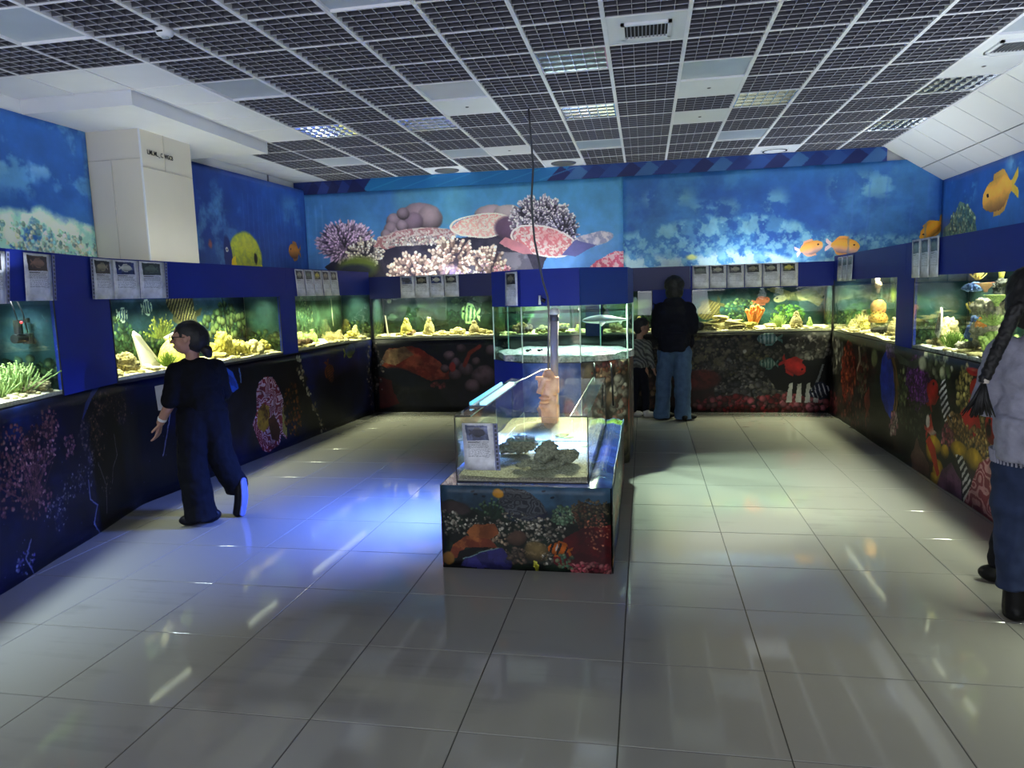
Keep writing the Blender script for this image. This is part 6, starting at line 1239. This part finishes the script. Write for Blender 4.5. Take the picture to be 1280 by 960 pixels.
# --- child
f = Fig('child in a striped grey top and dark trousers beside the man in the dark jacket', -.03, 9.3)
mb = MB(); T, ang = f.head(mb, (.0, .0, 1.17), .095, (1, .25, -.25)); f.cone(mb, (-.03, .0, 1.1), (-.04, .0, .98), .04, .045); f.cone(mb, (-.04, 0, .95), (-.04, 0, .7), .06, .07)
f.limb(mb, [(-.14, 0, .95), (-.16, .02, .78), (-.08, .04, .62)], [.035, .032, .024]); f.hand(mb, (-.08, .04, .62), (.6, .1, -.8), 1, .8, .4, (1, 0, 0)); f.limb(mb, [(.07, -.04, .95), (.08, -.08, .78), (.13, -.06, .64)], [.035, .032, .024]); f.hand(mb, (.13, -.06, .64), (.3, 0, -.95), 1, .8, .4, (1, .2, 0))
for a in ([(-.09, .02, .62), (-.1, .02, .35), (-.12, .02, .06)], [(.01, -.02, .62), (.03, -.02, .35), (.04, -.02, .06)]): f.limb(mb, a, [.06, .045, .03])
f.out('body', mb, SKIN, .0065, 2)
cs = Cv(1, 1, 64, (120, 124, 122))
ms = bpy.data.materials.new('striped_knit'); ms.use_nodes = True; nt = ms.node_tree; w_ = nt.nodes.new('ShaderNodeTexWave'); w_.inputs['Scale'].default_value = 9; w_.inputs['Distortion'].default_value = 5; w_.bands_direction = 'DIAGONAL'; tc_ = nt.nodes.new('ShaderNodeTexCoord'); nt.links.new(tc_.outputs['Object'], w_.inputs[0]); rp_ = nt.nodes.new('ShaderNodeValToRGB'); rp_.color_ramp.elements[0].color = (*rgb(66, 66, 66), 1); rp_.color_ramp.elements[1].color = (*rgb(112, 114, 108), 1); rp_.color_ramp.elements[0].position = .35; rp_.color_ramp.elements[1].position = .6; nt.links.new(w_.outputs['Fac'], rp_.inputs[0]); nt.links.new(rp_.outputs[0], nt.nodes['Principled BSDF'].inputs['Base Color']); nt.nodes['Principled BSDF'].inputs['Roughness'].default_value = .9
mb = MB(); f.ball(mb, (-.04, 0, .88), (.13, .1, .15)); f.ball(mb, (-.04, 0, .7), (.125, .1, .12)); f.limb(mb, [(-.13, 0, .95), (-.165, .02, .78), (-.09, .04, .65)], [.055, .05, .042]); f.limb(mb, [(.06, -.04, .95), (.085, -.08, .8), (.12, -.07, .68)], [.055, .05, .042]); f.out('striped_top', mb, ms, .01, 3, (.01, 9))
mb = MB(); f.ball(mb, (-.04, 0, .62), (.12, .1, .08)); f.limb(mb, [(-.1, .02, .58), (-.1, .02, .35), (-.12, .02, .1)], [.07, .055, .045]); f.limb(mb, [(.0, -.02, .58), (.03, -.02, .35), (.04, -.02, .1)], [.07, .055, .045]); f.out('dark_trousers', mb, cloth('child_trousers', (24, 25, 36)), .01, 3, (.008, 10))
for x, d_ in ((-.1, .03), (.07, -.03)): mb = MB(); f.ball(mb, (x + .02, d_, .04), (.085, .04, .04)); f.ball(mb, (x - .03, d_, .06), (.045, .04, .06)); f.out('shoe', mb, mat('shoe_white', rgb(186, 182, 178), .6), .008, 2)
mb = MB(); f.ball(mb, (-.02, .005, 1.205), (.1, .092, .085)); f.ball(mb, (-.05, .01, 1.16), (.07, .09, .09)); f.out('hair', mb, HAIRB, .007, 2, (.005, 30))

# --- girl with braid at the right edge
f = Fig('girl in a grey sweater and jeans with a long black braid at the right edge', 1.82, 3.66)
mb = MB(); f.head(mb, (-.06, .03, 1.56), .112, (.5, 1)); f.cone(mb, (-.03, .02, 1.48), (-.02, .0, 1.33), .052, .06); f.cone(mb, (0, 0, 1.3), (0, 0, .88), .09, .1)
f.limb(mb, [(-.17, 0, 1.28), (-.22, .04, 1.03), (-.12, .22, .98)], [.05, .042, .03]); f.hand(mb, (-.12, .22, .98), (1, .3, .1), -1, .95, .5, (0, 0, 1)); f.limb(mb, [(.17, 0, 1.28), (.22, .04, 1.03), (.14, .22, .98)], [.05, .042, .03]); f.hand(mb, (.14, .22, .98), (-1, .3, .1), 1, .95, .5, (0, 0, 1))
for a in ([(-.09, 0, .82), (-.1, 0, .45), (-.07, -.02, .1)], [(.1, .02, .82), (.12, .02, .45), (.14, .0, .1)]): f.limb(mb, a, [.085, .058, .042])
f.out('body', mb, SKIN, .008, 2)
mb = MB(); f.ball(mb, (.0, .0, 1.2), (.22, .14, .17)); f.ball(mb, (.0, 0, 1.0), (.2, .145, .2)); f.ball(mb, (.0, 0, .86), (.205, .15, .09)); f.cone(mb, (0, 0, 1.0), (0, 0, .80), .2, .2, 18); f.ball(mb, (.0, .0, 1.34), (.11, .09, .06)); f.limb(mb, [(-.17, 0, 1.29), (-.235, .03, 1.04), (-.16, .19, .99)], [.082, .072, .055]); f.limb(mb, [(.17, 0, 1.29), (.235, .03, 1.04), (.16, .19, .99)], [.082, .072, .055])
f.out('grey_sweater', mb, cloth('sweater_grey', (142, 142, 158), .14, 26, .6), .011, 3, (.016, 7))
mb = MB()
for q in range(64): a = q * 2 * PI / 64; mb.cone(f.P((.2 * math.cos(a), .148 * math.sin(a), .775)), f.P((.208 * math.cos(a), .154 * math.sin(a), .835)), .0055, .0055, 5)
mb.cone(f.P((0, 0, .778)), f.P((0, 0, .83)), .14, .14, 20); f.raw('ribbed_hem', mb, MATS['sweater_grey'])
mb = MB(); f.ball(mb, (.0, 0, .8), (.175, .13, .11)); f.limb(mb, [(-.085, 0, .76), (-.095, -.01, .45), (-.075, -.02, .2)], [.12, .085, .072]); f.cone(mb, (-.08, -.015, .28), (-.075, -.02, .16), .07, .08, 16); f.limb(mb, [(.09, .02, .76), (.11, .02, .45), (.14, 0, .2)], [.12, .085, .072]); f.out('blue_jeans', mb, cloth('denim_dark', (42, 52, 78), .2, 12), .011, 3, (.014, 8))
for x, d_ in ((-.07, -.02), (.14, .0)): mb = MB(); f.cone(mb, (x, d_, .22), (x, d_, .05), .055, .055); f.ball(mb, (x + .01, d_ + .05, .045), (.05, .12, .045)); f.ball(mb, (x, d_, .03), (.052, .06, .03)); f.out('ankle_boot', mb, cloth('boot_black', (18, 18, 20), bump=0, rough=.45), .009, 2)
mb = MB(); f.ball(mb, (-.065, .01, 1.59), (.12, .125, .115)); f.ball(mb, (-.08, -.03, 1.52), (.1, .1, .12)); f.out('hair', mb, HAIRB, .008, 2, (.006, 30))
mb = MB(); N_ = 11
for q in range(N_):
    u = q / (N_ - 1); x = -.13 - .1 * u; z = 1.5 - .31 * u; dd = -.12 - .05 * u
    for sd in (-1, 1): f.ball(mb, (x + sd * .013 * (1 - .3 * u), dd, z + sd * .008), (.024 * (1 - .25 * u), .024, .028))
f.out('braid', mb, HAIRB, .005, 1, (.004, 60))
mb = MB(); f.cone(mb, (-.232, -.17, 1.185), (-.234, -.17, 1.165), .02, .02, 14); f.raw('hair_tie', mb, mat('hair_tie_pale', rgb(190, 180, 170), .6))
mb = MB()
for q in range(46):
    a = R.random() * 6.3; k = R.random(); x0 = -.234; p = [(x0, -.17, 1.17), (x0 + .03 * math.cos(a) * k - .01, -.175 + .02 * math.sin(a), 1.09), (x0 + .075 * math.cos(a) * k - .02, -.17 + .03 * math.sin(a), 1.0 + .03 * R.random())]; mb.tube([f.P(v) for v in p], [.009, .009, .002], 5)
f.raw('braid_tail', mb, HAIRB)
# --- second visitor mostly hidden behind her
f = Fig('visitor in black trousers and black shoes, mostly hidden behind the girl in the grey sweater', 2.0, 4.12)
mb = MB(); f.head(mb, (.22, .0, 1.58), .11, (.6, 1)); f.cone(mb, (.22, 0, 1.5), (.22, 0, 1.35), .052, .06); f.cone(mb, (.2, 0, 1.36), (.15, 0, .9), .12, .13); f.limb(mb, [(.06, 0, 1.3), (.04, .04, 1.05), (.1, .18, 1.0)], [.05, .042, .03]); f.hand(mb, (.1, .18, 1.0), (1, .3, 0), -1, .95, .5, (0, 0, 1)); f.limb(mb, [(.36, 0, 1.3), (.4, .04, 1.05), (.34, .18, 1.0)], [.05, .042, .03]); f.hand(mb, (.34, .18, 1.0), (-1, .3, 0), 1, .95, .5, (0, 0, 1))
for a in ([(.05, 0, .84), (-.05, 0, .46), (-.13, 0, .1)], [(.2, 0, .84), (.22, 0, .46), (.22, 0, .1)]): f.limb(mb, a, [.085, .058, .042])
f.out('body', mb, SKIN, .009, 2)
mb = MB(); f.ball(mb, (.2, 0, 1.22), (.2, .13, .17)); f.ball(mb, (.2, 0, 1.36), (.13, .1, .08)); f.cone(mb, (.21, 0, 1.38), (.215, 0, 1.46), .08, .07); f.ball(mb, (.17, 0, 1.0), (.185, .13, .2)); f.limb(mb, [(.06, 0, 1.3), (.05, .04, 1.06), (.1, .15, 1.0)], [.075, .065, .05]); f.limb(mb, [(.36, 0, 1.3), (.4, .04, 1.06), (.34, .15, 1.0)], [.075, .065, .05]); f.out('dark_jacket', mb, MATS['jacket_navy'], .014, 3, (.014, 7))
mb = MB(); f.ball(mb, (.13, 0, .86), (.17, .125, .12)); f.limb(mb, [(.06, 0, .82), (-.04, 0, .46), (-.115, 0, .12)], [.11, .08, .065]); f.limb(mb, [(.2, 0, .82), (.22, 0, .46), (.22, 0, .12)], [.11, .08, .065]); f.out('black_trousers', mb, cloth('trousers_dark', (26, 27, 34)), .012, 3, (.012, 8))
for x in (-.13, .22): mb = MB(); f.ball(mb, (x - .01, -.03, .045), (.075, .06, .045)); f.ball(mb, (x + .03, .03, .05), (.07, .1, .05)); f.out('shoe', mb, MATS['boot_black'], .01, 2)
mb = MB(); f.ball(mb, (.22, -.01, 1.62), (.118, .122, .11)); f.ball(mb, (.22, -.04, 1.54), (.1, .09, .1)); f.out('hair', mb, HAIRB, .01, 2, (.006, 30))
